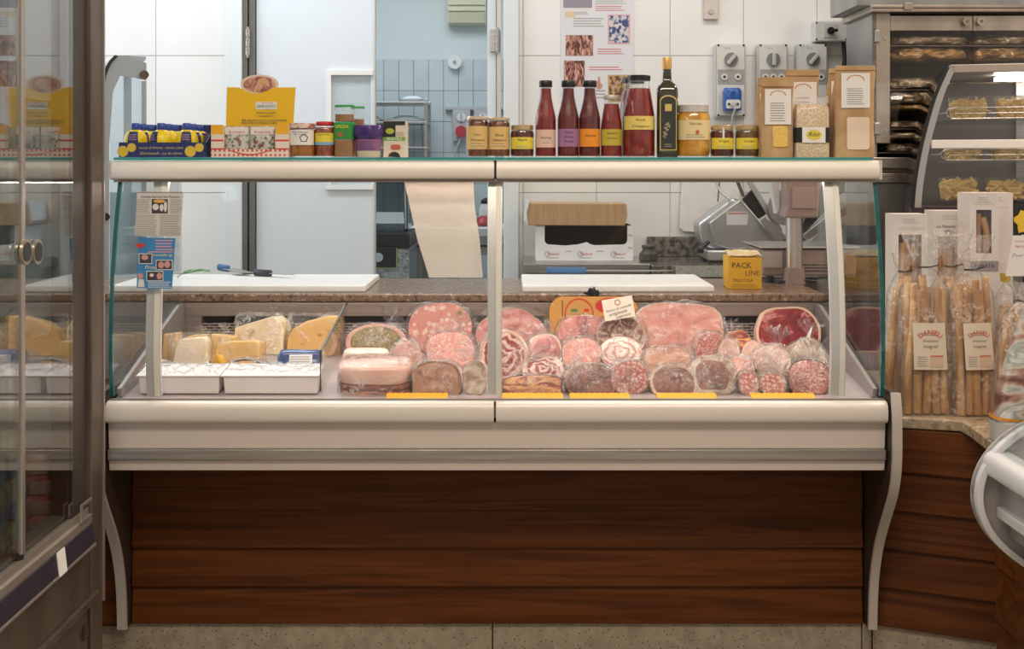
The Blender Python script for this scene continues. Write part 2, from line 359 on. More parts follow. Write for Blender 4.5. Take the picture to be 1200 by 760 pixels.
# ------------------------------------------------------------------ kitchen beyond the door
DK = 8.0; YK = YD(DK)
kz = PZ(70, DK)
kb = B().box(-2, .6, YK+.004, YK+.1, kz, 3).box(-2, .6, YK+.009, YK+.1, 0, kz).build('wall_kitchen_back', kwall_m); struct(kb)
kg = struct(bx('wall_kitchen_tile_backing', kgrout, None, -1.9, .5, YK+.004, YK+.0095, 0, kz))
kx = PX(449.8, DK)
for i in range(-6, 9):
    for k in range(0, 10):
        tile(kx+i*.1, kx+i*.1+.1, kz-(k+1)*.207, kz-k*.207, YK+.0035, kt_m, kg, .006, 'k')
struct(B().box(-2.0,-1.9,YW+.1,YK+.1,0,3).build('wall_kitchen_left', kwall_m)); struct(B().box(.5,.6,YW+.1,YK+.1,0,3).build('wall_kitchen_right', kwall_m))
# cream box high on the kitchen wall
t = thing('wall_air_unit', 'cream louvred unit high on the kitchen wall', 'air unit', at(547,28,7.9))
cream_m = mat('cream_enamel', (.72,.70,.52), .45)
uw = 46*7.9/F
bx('body', cream_m, t, -uw/2, uw/2, -.0, .1, 0, .32, .006)
bx('lower_flap', mat('cream_enamel_dark', (.55,.53,.38), .5), t, -uw/2+.01, uw/2-.01, -.012, -.001, .005, .07, .002)
bx('louvre', cream_m, t, -uw/2+.01, uw/2-.01, -.016, -.001, .085, .10); bx('louvre', cream_m, t, -uw/2+.01, uw/2-.01, -.016, -.001, .125, .14)
# steel wall shelving with white trays
DS = 7.55; YS = YD(DS)
t = thing('kitchen_shelf_rack', 'steel rack of shelves in the kitchen doorway', 'shelf rack', (0,YS,0))
x0, x1 = PX(400,DS), PX(501,DS)
for py in (119, 142.5, 172, 210):
    bx('shelf', steel, t, x0, x1, 0, .34, PZ(py,DS)-.014, PZ(py,DS), .002)
for x in (x0+.01, x1-.012):
    for yy in (.005, .33): bx('upright', steel, t, x-.01, x+.01, yy, yy+.02, 0, PZ(116,DS), .002)
tray_m = mat('white_tray', (.85,.90,.92), .35)
for lab, pc, py, wpx in (('white plastic tray heaped on the top shelf of the kitchen rack', 481, 119, 32), ('white plastic tray on the second shelf of the kitchen rack, by its upright', 474, 142.5, 46), ('white plastic tray on the second shelf of the kitchen rack, by the door leaf', 434, 142.5, 22)):
    hw = wpx*DS/F/2; tt = thing('plastic_tray', lab, 'tray', (PX(pc,DS), YS+.16, PZ(py,DS)+.0005), group='trays on the kitchen rack')
    B().loft([(0,0,0,hw*.9,.11,5),(0,0,.02,hw,.13,5)], 24).build('tray', tray_m, tt, 40)
    B().loft([(0,0,.0205,hw*.8,.1,3),(0,0,.036,hw*.6,.08,2.5),(0,0,.044,hw*.3,.04,2)], 20, .006, 20, pc).build('bag', tray_m, tt, 60)
# kitchen sockets
for lab, pc in (('grey wall socket box with a red plug on the kitchen tiles', 541), ('grey wall socket box with a round switch on the kitchen tiles, beside the open door', 566)):
    s = thing('kitchen_socket', lab, 'socket', at(pc,150,DK-.01))
    bx('box', grey_pl, s, -.06, .06, -.05, .0, -.09, .12, .005)
    B().cyl((0,-.06,.07), .03, .01, 'Y').build('dial', white_pl, s, 40); bx('dial_grip', grey_pl, s, -.006, .006, -.07, -.0605, .045, .095)
    if pc == 541:
        B().cyl((-.0,-.1,-.025), .038, .05, 'Y').build('red_plug', mat('red_plastic', (.55,.05,.07), .4), s, 40)
        B().tube([(0,-.08,-.06),(-.05,-.09,-.2),(-.18,-.06,-.28),(-.25,-.06,-.15),(-.27,-.05,.05)], .006).build('cable', grey_pl, s, 60)
s = thing('cable_trunking', 'grey cable trunking along the kitchen tiles', 'trunking', at(550,125,DK-.01))
bx('channel', grey_pl, s, -.16, .3, -.03, 0, -.025, .0, .003); bx('lid', grey_pl, s, -.16, .3, -.034, -.0305, -.02, -.005)
s = thing('ceiling_spotlight', 'round white disc fitting on the kitchen wall', 'fitting', at(533,73,DK-.03)); B().cyl((0,-.02,0), .045, .05, 'Y').build('disc', white_pl, s, 40); B().cyl((0,-.03,0), .01, .012, 'Y').build('screw', steel, s, 40)
# vacuum machine
DV = 6.3; YV = YD(DV)
t = thing('vacuum_machine', 'steel vacuum packing machine with a black control panel', 'machine', (0,YV,0))
x0, x1 = PX(396,DV), PX(480,DV); zb = PZ(345,DV)
qs = nmat('embossed_steel', [(.3,(.30,.34,.36)),(.7,(.50,.55,.57))], 30, (1,1,1), .3, metal=.9, bump=(60,.8,.01))
bx('body', qs, t, x0, x1, 0, .5, .55, PZ(291,DV), .006); bx('top_band', black, t, x0-.005, x1, -.012, .5, PZ(291,DV)+.0005, PZ(273,DV), .006)
bx('control_panel', black, t, PX(420,DV), PX(464.5,DV), -.018, -.0005, PZ(313,DV), PZ(288.5,DV), .006)
B().prism(rrect(PX(418.5,DV),PX(465.5,DV),PZ(314,DV),PZ(287.5,DV),.01), -.012, -.0008).build('panel_rim', mat('lime_trim', (.45,.55,.10), .4), t)
B().cyl((PX(444,DV),-.03,PZ(301,DV)), .024, .012, 'Y').build('dial', mat('blue_white_dial', (.65,.78,.85), .3), t, 40)
bx('leg', steel, t, x0+.02, x0+.06, .02, .06, 0, .55); bx('leg', steel, t, x1-.06, x1-.02, .02, .06, 0, .55); bx('leg', steel, t, x0+.02, x0+.06, .42, .46, 0, .55); bx('leg', steel, t, x1-.06, x1-.02, .42, .46, 0, .55)
B().box(x0+.06, x1-.2, .02, .3, PZ(273,DV)+.0005, PZ(266,DV)).build('tray_well', black, t, bevel=.004)
li = B().prism([(.02,PZ(271,DV)),(.48,PZ(271,DV)),(.5,PZ(215,DV)),(.42,PZ(208,DV)),(.02,PZ(262,DV))], x0+.02, x1-.03, 'X').build('lid', clear('smoked_lid', (.55,.62,.66), .05), t)
B().tube([(x1-.02,.01,PZ(270,DV)),(x1-.04,.2,PZ(230,DV)),(x1-.06,.40,PZ(207,DV))], .012).build('lid_frame', black, li, 40)
# kitchen table
DT = 6.9; YT = YD(DT)
t = thing('kitchen_table', 'white topped kitchen work table on steel legs', 'table', (0,YT,0))
x0, x1 = PX(478,DT), PX(640,DT); zt = PZ(267,DT)
bx('table_top', white_pl, t, x0, x1, 0, .6, zt-.05, zt, .005); bx('apron', steel, t, x0+.02, x1-.02, .03, .06, zt-.16, zt-.0505)
for x in (x0+.03, (PX(524,DT)), x1-.08):
    for yy in (.03, .53): bx('leg', steel, t, x, x+.045, yy, yy+.045, 0, zt-.16)
bx('lower_shelf', steel, t, x0+.02, x1-.02, .08, .52, .32, .345)
B().tube([(x0, -.02, PZ(287,DT)), (x1, -.02, PZ(287,DT))], .01).build('rail', black, t)
meat_k = nmat('kitchen_meat', [(.3,(.55,.12,.12)),(.7,(.75,.45,.40))], 30, rough=.4)
for i, (pc, lab) in enumerate(((512,'pale pink meat piece on the kitchen table, next to the vacuum machine'), (536,'pale pink meat piece in the middle of the kitchen table'), (565,'bright red meat piece at the end of the kitchen table'))):
    hw = (9, 11, 8)[i]*DT/F
    o = B().loft([(0,0,0,hw*.8,.05,2.3),(0,0,.02,hw,.07,2.2),(0,0,.045,hw*.8,.05,2),(0,0,.058,hw*.35,.02,2)], 18, .012, 14, i).build('meat_piece', meat_k if i < 2 else mat('red_meat', (.5,.05,.07), .4), None, 60, loc=(PX(pc,DT), YT+.2, zt+.004)); tag(o, lab, 'meat', 'meat on the kitchen table')
t = thing('kitchen_jug', 'white jug with a black lid on the kitchen table', 'jug', (PX(571,DT), YT+.33, zt+.0005)); B().lathe([(.045,0),(.06,.02),(.055,.1),(.045,.13)]).build('body', white_pl, t, 50); B().lathe([(.047,.1305),(.045,.15),(.02,.165)]).build('lid', black, t, 50)
# ================================================================== the deli counter
XL, XR, XM = -1.040, .962, -.0437
cse = thing('deli_counter', 'long glass fronted deli counter with walnut base and steel trim', 'display counter', (0,0,0))
rail_m = mat('rail_cream', (.76,.70,.63), .32, .05); panel_m = mat('panel_cream_steel', (.70,.62,.56), .4, .05)
# stone plinth slabs and walnut planks (recessed)
bx('plinth_slab', stone, cse, XL-.5, PX(577,3.26)-.0015, .215, .60, 0, .099, .002)
bx('plinth_slab', stone, cse, PX(577,3.26)+.0015, PX(1012,3.26)-.0015, .215, .60, 0, .099, .002)
bx('plinth_slab', stone, cse, PX(1012,3.26)+.0015, .986, .215, .60, 0, .099, .002)
zs = [.1, .202, .308, .410, .512, .585]
for i in range(5):
    a, b2 = zs[i]+.001, zs[i+1]-.001
    B().prism([(.205,a),(.236,a),(.236,b2),(.216,b2)], XL, XR-.002, 'X').build('plank', wood, cse, bevel=.0015)
bx('carcass', mat('dark_carcass', (.03,.02,.015), .7), cse, XL, XR, .237, .70, .1, .70)
bx('side_filler', wood, cse, XL-.50, XL-.03, .19, .60, .1, .70)
# end panels, S-shaped front edge
prof = [(-.03,.775),(-.040,.73),(-.043,.68),(-.042,.62),(-.034,.57),(-.012,.515),(.03,.455),(.075,.395),(.115,.33),(.143,.26),(.158,.19),(.165,.10)]
def smooth_curve(pts, n=5):
    out = []
    for i in range(len(pts)-1):
        p0, p1, p2, p3 = [Vector(pts[max(0,min(len(pts)-1,j))]) for j in (i-1,i,i+1,i+2)]
        for k in range(n):
            t = k/n; out.append(tuple(.5*((2*p1)+(-p0+p2)*t+(2*p0-5*p1+4*p2-p3)*t*t+(-p0+3*p1-3*p2+p3)*t**3)))
    return out+[tuple(pts[-1])]
pc = smooth_curve(prof)
for xa, xb in ((XL-.026, XL-.001), (XR+.001, XR+.024)):
    B().prism([(y+.012, z) for y, z in pc]+[(.72,.10),(.72,.775)], xa+.002, xb-.002, 'X').build('end_panel', mat('end_panel_shaded', (.045,.026,.016), .5), cse)  # dark colour paints in the shadow on the panel's inner side
    B().prism(pc+[(y+.0118, z) for y, z in pc[::-1]], xa, xb, 'X').build('end_panel_edge', mat('end_panel_cream', (.60,.55,.49), .35, .2), cse, 50)
# front: bumper rail in two lengths, panel, lower lips
def bar(name, m, x0, x1, poly, bevel=.003): return B().prism(poly, x0, x1, 'X').build(name, m, cse, 50, bevel)
for x0, x1 in ((XL+.002, XM-.003), (XM+.003, XR-.002)):
    bar('bumper_rail', rail_m, x0, x1, smooth_curve([(.03,.749),(.004,.748),(-.010,.738),(-.013,.715),(-.008,.697),(.008,.692)], 3)+[(.03,.692)], 0)
bar('front_panel', panel_m, XL+.002, XR-.002, [(.012,.691),(.03,.691),(.03,.625),(.018,.625)], 0)
bar('lower_lip', nmat('lip_steel', [(.3,(.36,.33,.30)),(.7,(.45,.42,.39))], 10, (.4,4,14), .35, metal=.6), XL+.002, XR-.002, [(.004,.624),(.035,.624),(.035,.597),(.004,.597)], .002)
bar('lower_lip', panel_m, XL+.002, XR-.002, [(.012,.596),(.21,.596),(.21,.570),(.018,.567)], .002)
# deck
DZ = lambda d: .742+.11*(d-3.1)
deck_m = mat('deck_pink_steel', (.56,.49,.49), .3, .35)
bar('front_ledge', nmat('ledge_steel', [(.3,(.42,.40,.38)),(.7,(.50,.48,.46))], 10, (.4,4,14), .3, metal=.7), XL+.006, XR-.006, [(.012,.7495),(.030,.7495),(.030,.7515),(.012,.7535)], 0)
B().prism([(.03,.742),(.68,DZ(3.74)),(.68,.70),(.03,.70)], XL+.004, XR-.004, 'X').build('deck', deck_m, cse)
# back wall with vent slots, steel frame
YB = .675
bx('vent_grille', brick_mat('slotted_steel', (.012,.010,.010), (.46,.40,.37), .030, .0085, .0021, .4, .3), cse, XL+.07, XR-.03, YB, YB+.02, DZ(3.72), .862)
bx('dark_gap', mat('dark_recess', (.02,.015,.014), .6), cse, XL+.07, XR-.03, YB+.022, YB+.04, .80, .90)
for x0, x1, z0, z1 in ((XL+.02, XR-.01, .884, .926), (XL+.02, XL+.072, .79, .8835), (XR-.062, XR-.01, .79, .8835)):
    bx('back_frame', nmat('frame_steel', [(.3,(.33,.27,.24)),(.7,(.42,.35,.31))], 10, (.4,4,14), .4, metal=.5), cse, x0, x1, YB-.012, YB+.03, z0, z1, .002)
# end walls: steel cheeks with sloping top, glass above
gl = smooth_curve([(.022,.758),(.012,.85),(.014,.95),(.028,1.08),(.054,1.2),(.086,1.313)], 4)
cheek_m = mat('cheek_steel', (.33,.30,.285), .35, .45)
for xa, xb, s in ((XL+.012, XL+.022, 1), (XR-.022, XR-.012, -1)):
    B().prism([(.06,.748),(.66,.748),(.66,.925),(.60,.925),(.05,.772)], xa, xb, 'X').build('end_cheek', cheek_m, cse)
    xe = XL+.004 if s > 0 else XR-.012
    B().prism(gl+[(.66,1.313),(.66,.93),(.62,.92),(.05,.758)], xe, xe+.008, 'X').build('end_glass', glass, cse)
    B().prism(gl+[(y+.007, z) for y, z in gl[::-1]], xe-.0012, xe+.0092, 'X').build('glass_edge', mat('dark_teal_edge', (.012,.12,.115), .15, coat=.5), cse)
for x0, x1 in ((XL+.014, XM-.002), (XM+.002, XR-.014)):
    B().prism([(y-.006, z) for y, z in gl]+[(y, z) for y, z in gl[::-1]], x0, x1, 'X').build('front_glass', glass, cse, 40)
for px in (181, 580, 981):
    xc = PX(px, 3.09); hw = .0185
    B().prism([(y+.004, z) for y, z in gl]+[(y+.022, z) for y, z in gl[::-1]], xc-hw, xc+hw, 'X').build('post', mat('post_aluminium', (.70,.69,.67), .32, .5), cse, 40)
    B().prism([(y+.001, z) for y, z in gl]+[(y+.0035, z) for y, z in gl[::-1]], xc+hw*.15, xc+hw*.85, 'X').build('post_strip', beige_alu, cse, 40)
# top profile in two lengths, end caps, lamp tube, glass shelf
for x0, x1 in ((PX(131,3.13), XM-.003), (XM+.003, PX(1030,3.13))):
    bar('top_profile', beige_alu, x0, x1, smooth_curve([(.13,1.366),(.078,1.366),(.068,1.360),(.062,1.340),(.066,1.322),(.078,1.314)], 3)+[(.13,1.314)], 0)
bx('profile_joint', blackgap, cse, XM-.0025, XM+.0025, .066, .13, 1.316, 1.366)
bx('end_cap', grey_pl, cse, PX(1030,3.13)+.0005, PX(1030,3.13)+.008, .066, .13, 1.315, 1.366, .002); bx('end_cap', grey_pl, cse, PX(131,3.13)-.008, PX(131,3.13)-.0005, .066, .13, 1.315, 1.366, .002)
bx('profile_lip', mat('lip_brown', (.20,.15,.12), .4, .4), cse, PX(133,3.13), PX(1028,3.13), .070, .135, 1.309, 1.3135)
SZ = 1.3745
bx('shelf_glass', clear('shelf_glass', (.90,.97,.95), .06), cse, PX(134,3.13), PX(1021,3.13), .066, .44, SZ-.0075, SZ-.0005)
bx('shelf_edge', teal_edge, cse, PX(134,3.13), PX(1021,3.13), .0645, .0655, SZ-.0078, SZ-.0008)
for x in (PX(181,3.13), XM, PX(981,3.13)): bx('shelf_bracket', alu, cse, x-.015, x+.015, .12, .42, 1.350, SZ-.0082)
# worktop
wt = bx('granite_worktop', granite, None, -1.62, XR+.01, .655, 1.15, .929, .956, .006); tag(wt, 'brown granite worktop along the back of the deli counter', 'worktop')
b = B().box(-1.6, XR, .72, 1.1, 0, .9285).build('worktop_cabinet', mat('staff_side_steel', (.4,.39,.38), .4, .5), None); tag(b, 'plain steel cabinet carrying the granite worktop on the staff side', 'cabinet')
# divider glass
dv = thing('glass_divider', 'upright glass divider between the cheeses and the meats', 'divider', (-.506, 0, 0))
po = [(.095,.757),(.60,.801),(.60,.93),(.55,.93),(.40,.905),(.10,.862)]
B().prism(po, -.0025, .0025, 'X').build('pane', glass, dv)
B().tube([(0,.600,.93),(0,.55,.93),(0,.40,.905),(0,.10,.862),(0,.095,.757)], .0035, 6).build('edge', mat('dark_glass_edge', (.05,.07,.065), .2), dv)
# yellow serrated strips along the ledge
yel = mat('yellow_plastic', (.80,.38,.01), .5)
for i, (a, b2, lab) in enumerate(((453,525,'in front of the brown baked loaf'),(588,660,'in front of the cured belly slab'),(668,738,'in front of the dark halved ham'),(770,840,'in front of the bagged salami'),(880,955,'in front of the small salami ends'))):
    d = 3.118; xa, xb = PX(a,d), PX(b2,d); n = 22; pts = [(xa,0),(xb,0)]
    for k in range(n, -1, -1): pts.append((xa+(xb-xa)*k/n+(.002 if k % 2 else -.001), .027+(.005 if k % 2 else 0)))
    o = B().prism(pts, 0, .004, 'Z').build('serrated_strip', yel, None, loc=(0, .047, .7446), rot=(math.atan(.11)+.17, 0, 0)); tag(o, 'yellow serrated plastic strip on the counter ledge '+lab, 'plastic strip', 'yellow strips along the ledge')
# papers stuck to the left pane
pm = nmat('newsprint', [(.3,(.60,.57,.53)),(.7,(.66,.63,.58))], 8, rough=.9)
t = thing('newspaper_clipping', 'grey newspaper clipping stuck to the counter glass above a blue flyer', 'clipping', (PX(186,3.08),.0085,0), (0,0,0)); 
def sheet(poly, m, par, y=0): return B().prism(poly, y, y+.0008, 'Y').build('sheet', m, par)
d = 3.07; X = lambda p: PX(p,d)-PX(186,3.08); Z = lambda p: PZ(p,d)
sheet([(X(158),Z(276)),(X(212),Z(277)),(X(215),Z(225)),(X(161),Z(224))], pm, t)
text('Azienda Agricola San Maurizio', .013, ink, t, X(188), -.0006, Z(230.5), fit=.10); lines(ink_g, t, X(161.5), X(214), Z(226.5), Z(224.5), -.0006, 1, .6, ragged=0)
lines(ink_g, t, X(160), X(176), Z(250), Z(233), -.0006, 9, seed=1); lines(ink_g, t, X(200), X(213), Z(250), Z(233), -.0006, 9, seed=2); lines(ink_g, t, X(159), X(184.5), Z(276), Z(251), -.0006, 13, seed=3); lines(ink_g, t, X(187.5), X(212), Z(276), Z(251), -.0006, 13, seed=4)
ph = mat('photo_dark', (.06,.05,.05), .5); ph_y = mat('photo_yellow', (.75,.45,.08), .5); ph_w = mat('photo_white', (.75,.72,.68), .5); ph_p = mat('photo_pink', (.62,.32,.27), .5)
def photo(par, x0, x1, z0, z1, bits, y=-.0006, border=True):
    if border: b = B().add([(x0-.002,y,z0-.002),(x1+.002,y,z0-.002),(x1+.002,y,z1+.002),(x0-.002,y,z1+.002)], [(0,1,2,3)]).build('photo_border', ph_w, par)
    B().add([(x0,y-.0003,z0),(x1,y-.0003,z0),(x1,y-.0003,z1),(x0,y-.0003,z1)], [(0,1,2,3)]).build('photo', ph, par)
    for m_, cx, cz, rx, rz in bits:
        W, H = x1-x0, z1-z0
        B().add([(x0+W*(cx+rx*math.cos(k*.45)), y-.0006, z0+H*(cz+rz*math.sin(k*.45))) for k in range(14)], [tuple(range(14))]).build('photo_detail', m_, par)
photo(t, X(178), X(197), Z(250), Z(233), [(ph_y,.5,.85,.4,.12),(ph_w,.25,.45,.2,.22),(ph_w,.62,.4,.12,.25),(ph_w,.85,.5,.1,.4)])
t = thing('blue_flyer', 'blue printed flyer stuck to the counter glass', 'flyer', (PX(183,3.08),.0065,0)); X = lambda p: PX(p,d)-PX(183,3.08)
sheet([(X(160.5),Z(337)),(X(202),Z(338)),(X(206),Z(279)),(X(163),Z(278)) ], nmat('flyer_blue', [(.3,(.03,.18,.42)),(.7,(.05,.24,.50))], 6, rough=.5), t)
pk = mat('flyer_pink_ink', (.70,.35,.42), .5); 
lines(pk, t, X(183), X(204), Z(294), Z(280), -.0006, 4, .4); lines(pk, t, X(174), X(204), Z(296.5), Z(293.5), -.0006, 1, .4)
text('Mortadella Igp', .02, mat('flyer_yellow_ink', (.85,.75,.35), .5), t, X(190), -.0006, Z(298.5), fit=.055, shear=.2); text('Prosciutto', .02, MC['flyer_yellow_ink'], t, X(183), -.0006, Z(313), fit=.055, shear=.2)
photo(t, X(164), X(178), Z(308), Z(297.5), [(ph_p,.45,.65,.3,.3)]); photo(t, X(184), X(202), Z(315), Z(305), [(ph_p,.3,.5,.2,.4),(ph_p,.7,.55,.2,.4)]); photo(t, X(173), X(191), Z(328), Z(318), [(ph_w,.3,.6,.14,.2),(ph_p,.8,.5,.18,.4)])
B().add([(X(165)+.012*math.cos(k), -.0008, Z(287)+.006*math.sin(k)*(1+.3*math.sin(3*k))) for k in [j*.3 for j in range(21)]], [tuple(range(21))]).build('emblem', ink_r, t)
B().add([(X(165)+.007*math.cos(k*.4), -.0008, Z(323)+.008*math.sin(k*.4)) for k in range(16)]+[], [tuple(range(16))]).build('figure_head', ph_p, t); B().add([(X(162),-.0008,Z(336)),(X(170),-.0008,Z(336)),(X(169),-.0008,Z(327)),(X(163),-.0008,Z(327))], [(0,1,2,3)]).build('figure_coat', ph_w, t)
lines(white_ink, t, X(174), X(202), Z(337), Z(329), -.0006, 4, .3)
# cream reflection in the front glass, painted in as an added translucent sheet
o = B().prism([(PX(503,3.2),PZ(325,3.2)),(PX(566,3.2),PZ(325,3.2)),(PX(562,3.2),PZ(280,3.2)),(PX(556,3.2),PZ(240,3.2)),(PX(555,3.2),1.3085),(PX(474,3.2),1.3085),(PX(480,3.2),PZ(240,3.2)),(PX(489,3.2),PZ(280,3.2))], .138, .1385).build('reflection_sheet', clear('cream_reflection', (1,.98,.95), .02, .3, .55, (1,.93,.86)))
tag(o, 'translucent cream sheet standing in for a reflection in the front glass', 'sheet')
# ================================================================== meats and cheeses in the counter
pink = (.78,.36,.31)
F_mort = spot_mat('mortadella_face', (.68,.26,.20), (.86,.62,.53), 58, .33, .3, .10, (.75,.33,.26), (.30,.26,.06))
F_mort2 = spot_mat('mortadella_fine_face', (.68,.27,.22), (.84,.54,.46), 120, .24, .3, .14, (.76,.35,.29))
F_ham = nmat('cooked_ham_face', [(.22,(.46,.10,.10)),(.42,(.62,.21,.19)),(.62,(.72,.31,.27)),(.82,(.86,.58,.50))], 16, rough=.28, dist=1.6, coat=.3)
F_slab = nmat('pale_ham_face', [(.2,(.60,.21,.165)),(.45,(.74,.32,.255)),(.65,(.80,.40,.32)),(.85,(.88,.58,.48))], 11, (1,1,2.2), rough=.3, dist=1.2, coat=.2)
F_sal = spot_mat('salami_face', (.42,.10,.08), (.74,.45,.38), 190, .30, .3, .14, (.55,.17,.13))
F_salc = spot_mat('coarse_salami_face', (.52,.12,.10), (.82,.56,.48), 120, .34, .3, .16, (.66,.25,.20))
F_liver = nmat('liver_sausage_face', [(.3,(.46,.22,.17)),(.7,(.58,.31,.25))], 40, rough=.4)
F_loaf = nmat('baked_loaf_face', [(.3,(.40,.17,.10)),(.55,(.55,.27,.17)),(.75,(.66,.38,.27))], 25, rough=.35, dist=.8)
F_panc = swirl_mat('rolled_belly_face', [(.30,(.36,.04,.04)),(.50,(.55,.12,.11)),(.62,(.72,.36,.30)),(.85,(.84,.60,.50))], 1.6, 7)
F_panc2 = swirl_mat('pale_rolled_belly_face', [(.1,(.62,.28,.24)),(.28,(.84,.62,.52)),(.7,(.90,.76,.66))], 1.7, 3.2)
F_coppa = nmat('coppa_face', [(.3,(.10,.025,.018)),(.48,(.25,.08,.05)),(.58,(.40,.26,.17)),(.7,(.62,.48,.38)),(.8,(.20,.07,.05))], 24, rough=.35, dist=2.2)
F_crudo = nmat('dry_ham_face', [(.3,(.17,.012,.016)),(.52,(.26,.025,.028)),(.64,(.33,.045,.045)),(.72,(.62,.28,.24)),(.8,(.28,.03,.03))], 11, (1,1,1), rough=.25, dist=2.0, coat=.3)
F_bres = nmat('dark_lean_face', [(.3,(.22,.060,.048)),(.7,(.37,.135,.105))], 22, rough=.3, dist=.6)
F_herb = spot_mat('herb_crust_face', (.16,.13,.045), (.44,.34,.14), 150, .28, .5, .12, (.34,.22,.08), (.45,.12,.06))
F_speck = nmat('speck_face', [(.28,(.25,.05,.03)),(.45,(.48,.14,.08)),(.58,(.70,.32,.14)),(.72,(.82,.48,.16)),(.85,(.45,.12,.08))], 18, (1,1,3), rough=.3, dist=1.4, coat=.3)
R_pink = nmat('ham_rind', [(.3,(.66,.30,.25)),(.7,(.78,.46,.38))], 14, rough=.4)
R_fat = nmat('white_fat', [(.3,(.80,.57,.48)),(.7,(.87,.72,.62))], 18, rough=.35, coat=.2)
R_brown = nmat('brown_rind', [(.3,(.30,.15,.08)),(.7,(.48,.27,.15))], 22, rough=.5, bump=(60,.4))
R_dark = nmat('dark_rind', [(.3,(.10,.04,.03)),(.7,(.20,.09,.06))], 22, rough=.45, bump=(60,.4))
R_mould = nmat('mouldy_casing', [(.3,(.44,.29,.22)),(.5,(.64,.49,.40)),(.7,(.78,.67,.57))], 34, rough=.75, dist=.8, bump=(70,.6))
R_cas = nmat('pinkish_casing', [(.3,(.50,.27,.22)),(.7,(.68,.47,.40))], 28, rough=.5, bump=(60,.4))
R_tan = nmat('tan_fat_rim', [(.3,(.72,.44,.30)),(.7,(.82,.58,.44))], 20, rough=.4)
for m_ in list(MC.values()):
    if m_.name.endswith('_face') or m_.name in ('ham_rind', 'white_fat', 'pink_fat', 'tan_fat_rim'):
        add_bump(m_.node_tree, m_.node_tree.nodes['Principled BSDF'], 75, .55, .004)
def deck_d(py): return 1328.6/(py-41)
def outline(n, ex, wob, seed, flat=0):
    """unit outline, x -1..1, z 0..2"""
    pts = []
    for i in range(n):
        a = 2*math.pi*i/n; co, si = math.cos(a), math.sin(a); k = 1/((abs(co)**ex+abs(si)**ex)**(1/ex))
        k *= 1+wob*noise.noise(Vector((co*1.3+seed, si*1.3, seed*.7)))
        pts.append([co*k, si*k])
    if flat:
        for p in pts: p[1] = max(p[1], -1+flat)
    xs = [p[0] for p in pts]; zs_ = [p[1] for p in pts]
    return [((p[0]-min(xs))/(max(xs)-min(xs))*2-1, (p[1]-min(zs_))/(max(zs_)-min(zs_))*2) for p in pts]
sd = [0]
def cut_meat(name, label, x0, x1, y0, y1, face, rind, rim=.06, L=.09, ex=2.2, pitch=14, yaw=0, wrap=None, flat=.0, wob=.13, d=None, cat='meat', tie=False, band=None, taper=.75):
    sd[0] += 1; s = sd[0]; base_d = d or deck_d(y1); w, h = (x1-x0)*base_d/F, (y1-y0)*base_d/F
    z = DZ(base_d) if d is None else PZ(y1, d)
    sl = math.cos(math.radians(pitch)); h2 = h/sl
    t = thing(name, label, cat, (PX((x0+x1)/2, base_d), YD(base_d)+.003, z+.0015), (math.radians(-pitch), 0, math.radians(yaw)))
    ol = outline(40, ex, wob, s*1.37, flat); hw, hh = w/2, h2/2; cz = hh
    def ring(k, y): return [(p[0]*hw*k, y, cz+(p[1]-1)*hh*k) for p in ol]
    n = len(ol); b = B(); vs = []
    seq = [(1-rim, .001), (.985, .0), (1, .004), (1, L*.5), (.5+.5*taper+.1*(1-taper), L*.8), (taper, L*.96), (taper*.6, L)]
    for k, y in seq: vs += ring(k, y)
    vs.append((0, L, cz)); fs = [(j*n+i, j*n+(i+1) % n, (j+1)*n+(i+1) % n, (j+1)*n+i) for j in range(len(seq)-1) for i in range(n)]
    last = (len(seq)-1)*n; fs += [(last+i, last+(i+1) % n, len(vs)-1) for i in range(n)]
    b.add(vs, fs).build('rind', rind, t, 60)
    fv = [(0, -.0005, cz)]+ring((1-rim)*.55, -.0008)+ring(1-rim, .0008)
    ff = [(0, 1+i, 1+(i+1) % n) for i in range(n)]+[(1+i, 1+n+i, 1+n+(i+1) % n, 1+(i+1) % n) for i in range(n)]
    B().add(fv, ff).build('cut_face', face, t, 60)
    if band: B().add([(-hw*.86,-.0022,cz-hh*.1),(hw*.86,-.0022,cz-hh*.02),(hw*.86,-.0022,cz+hh*.12),(-hw*.86,-.0022,cz+hh*.04)], [(0,1,2,3)]).build('film_fold', film, t)
    if tie:
        for k in range(4):
            q = ring(1.012, L*(.12+.2*k)); B().tube(q+[q[0]], .0012, 5).build('string', mat('butcher_string', (.75,.66,.52), .8), t)
    if wrap: wrap_film(t, w, h2, L, s, wrap)
    return t
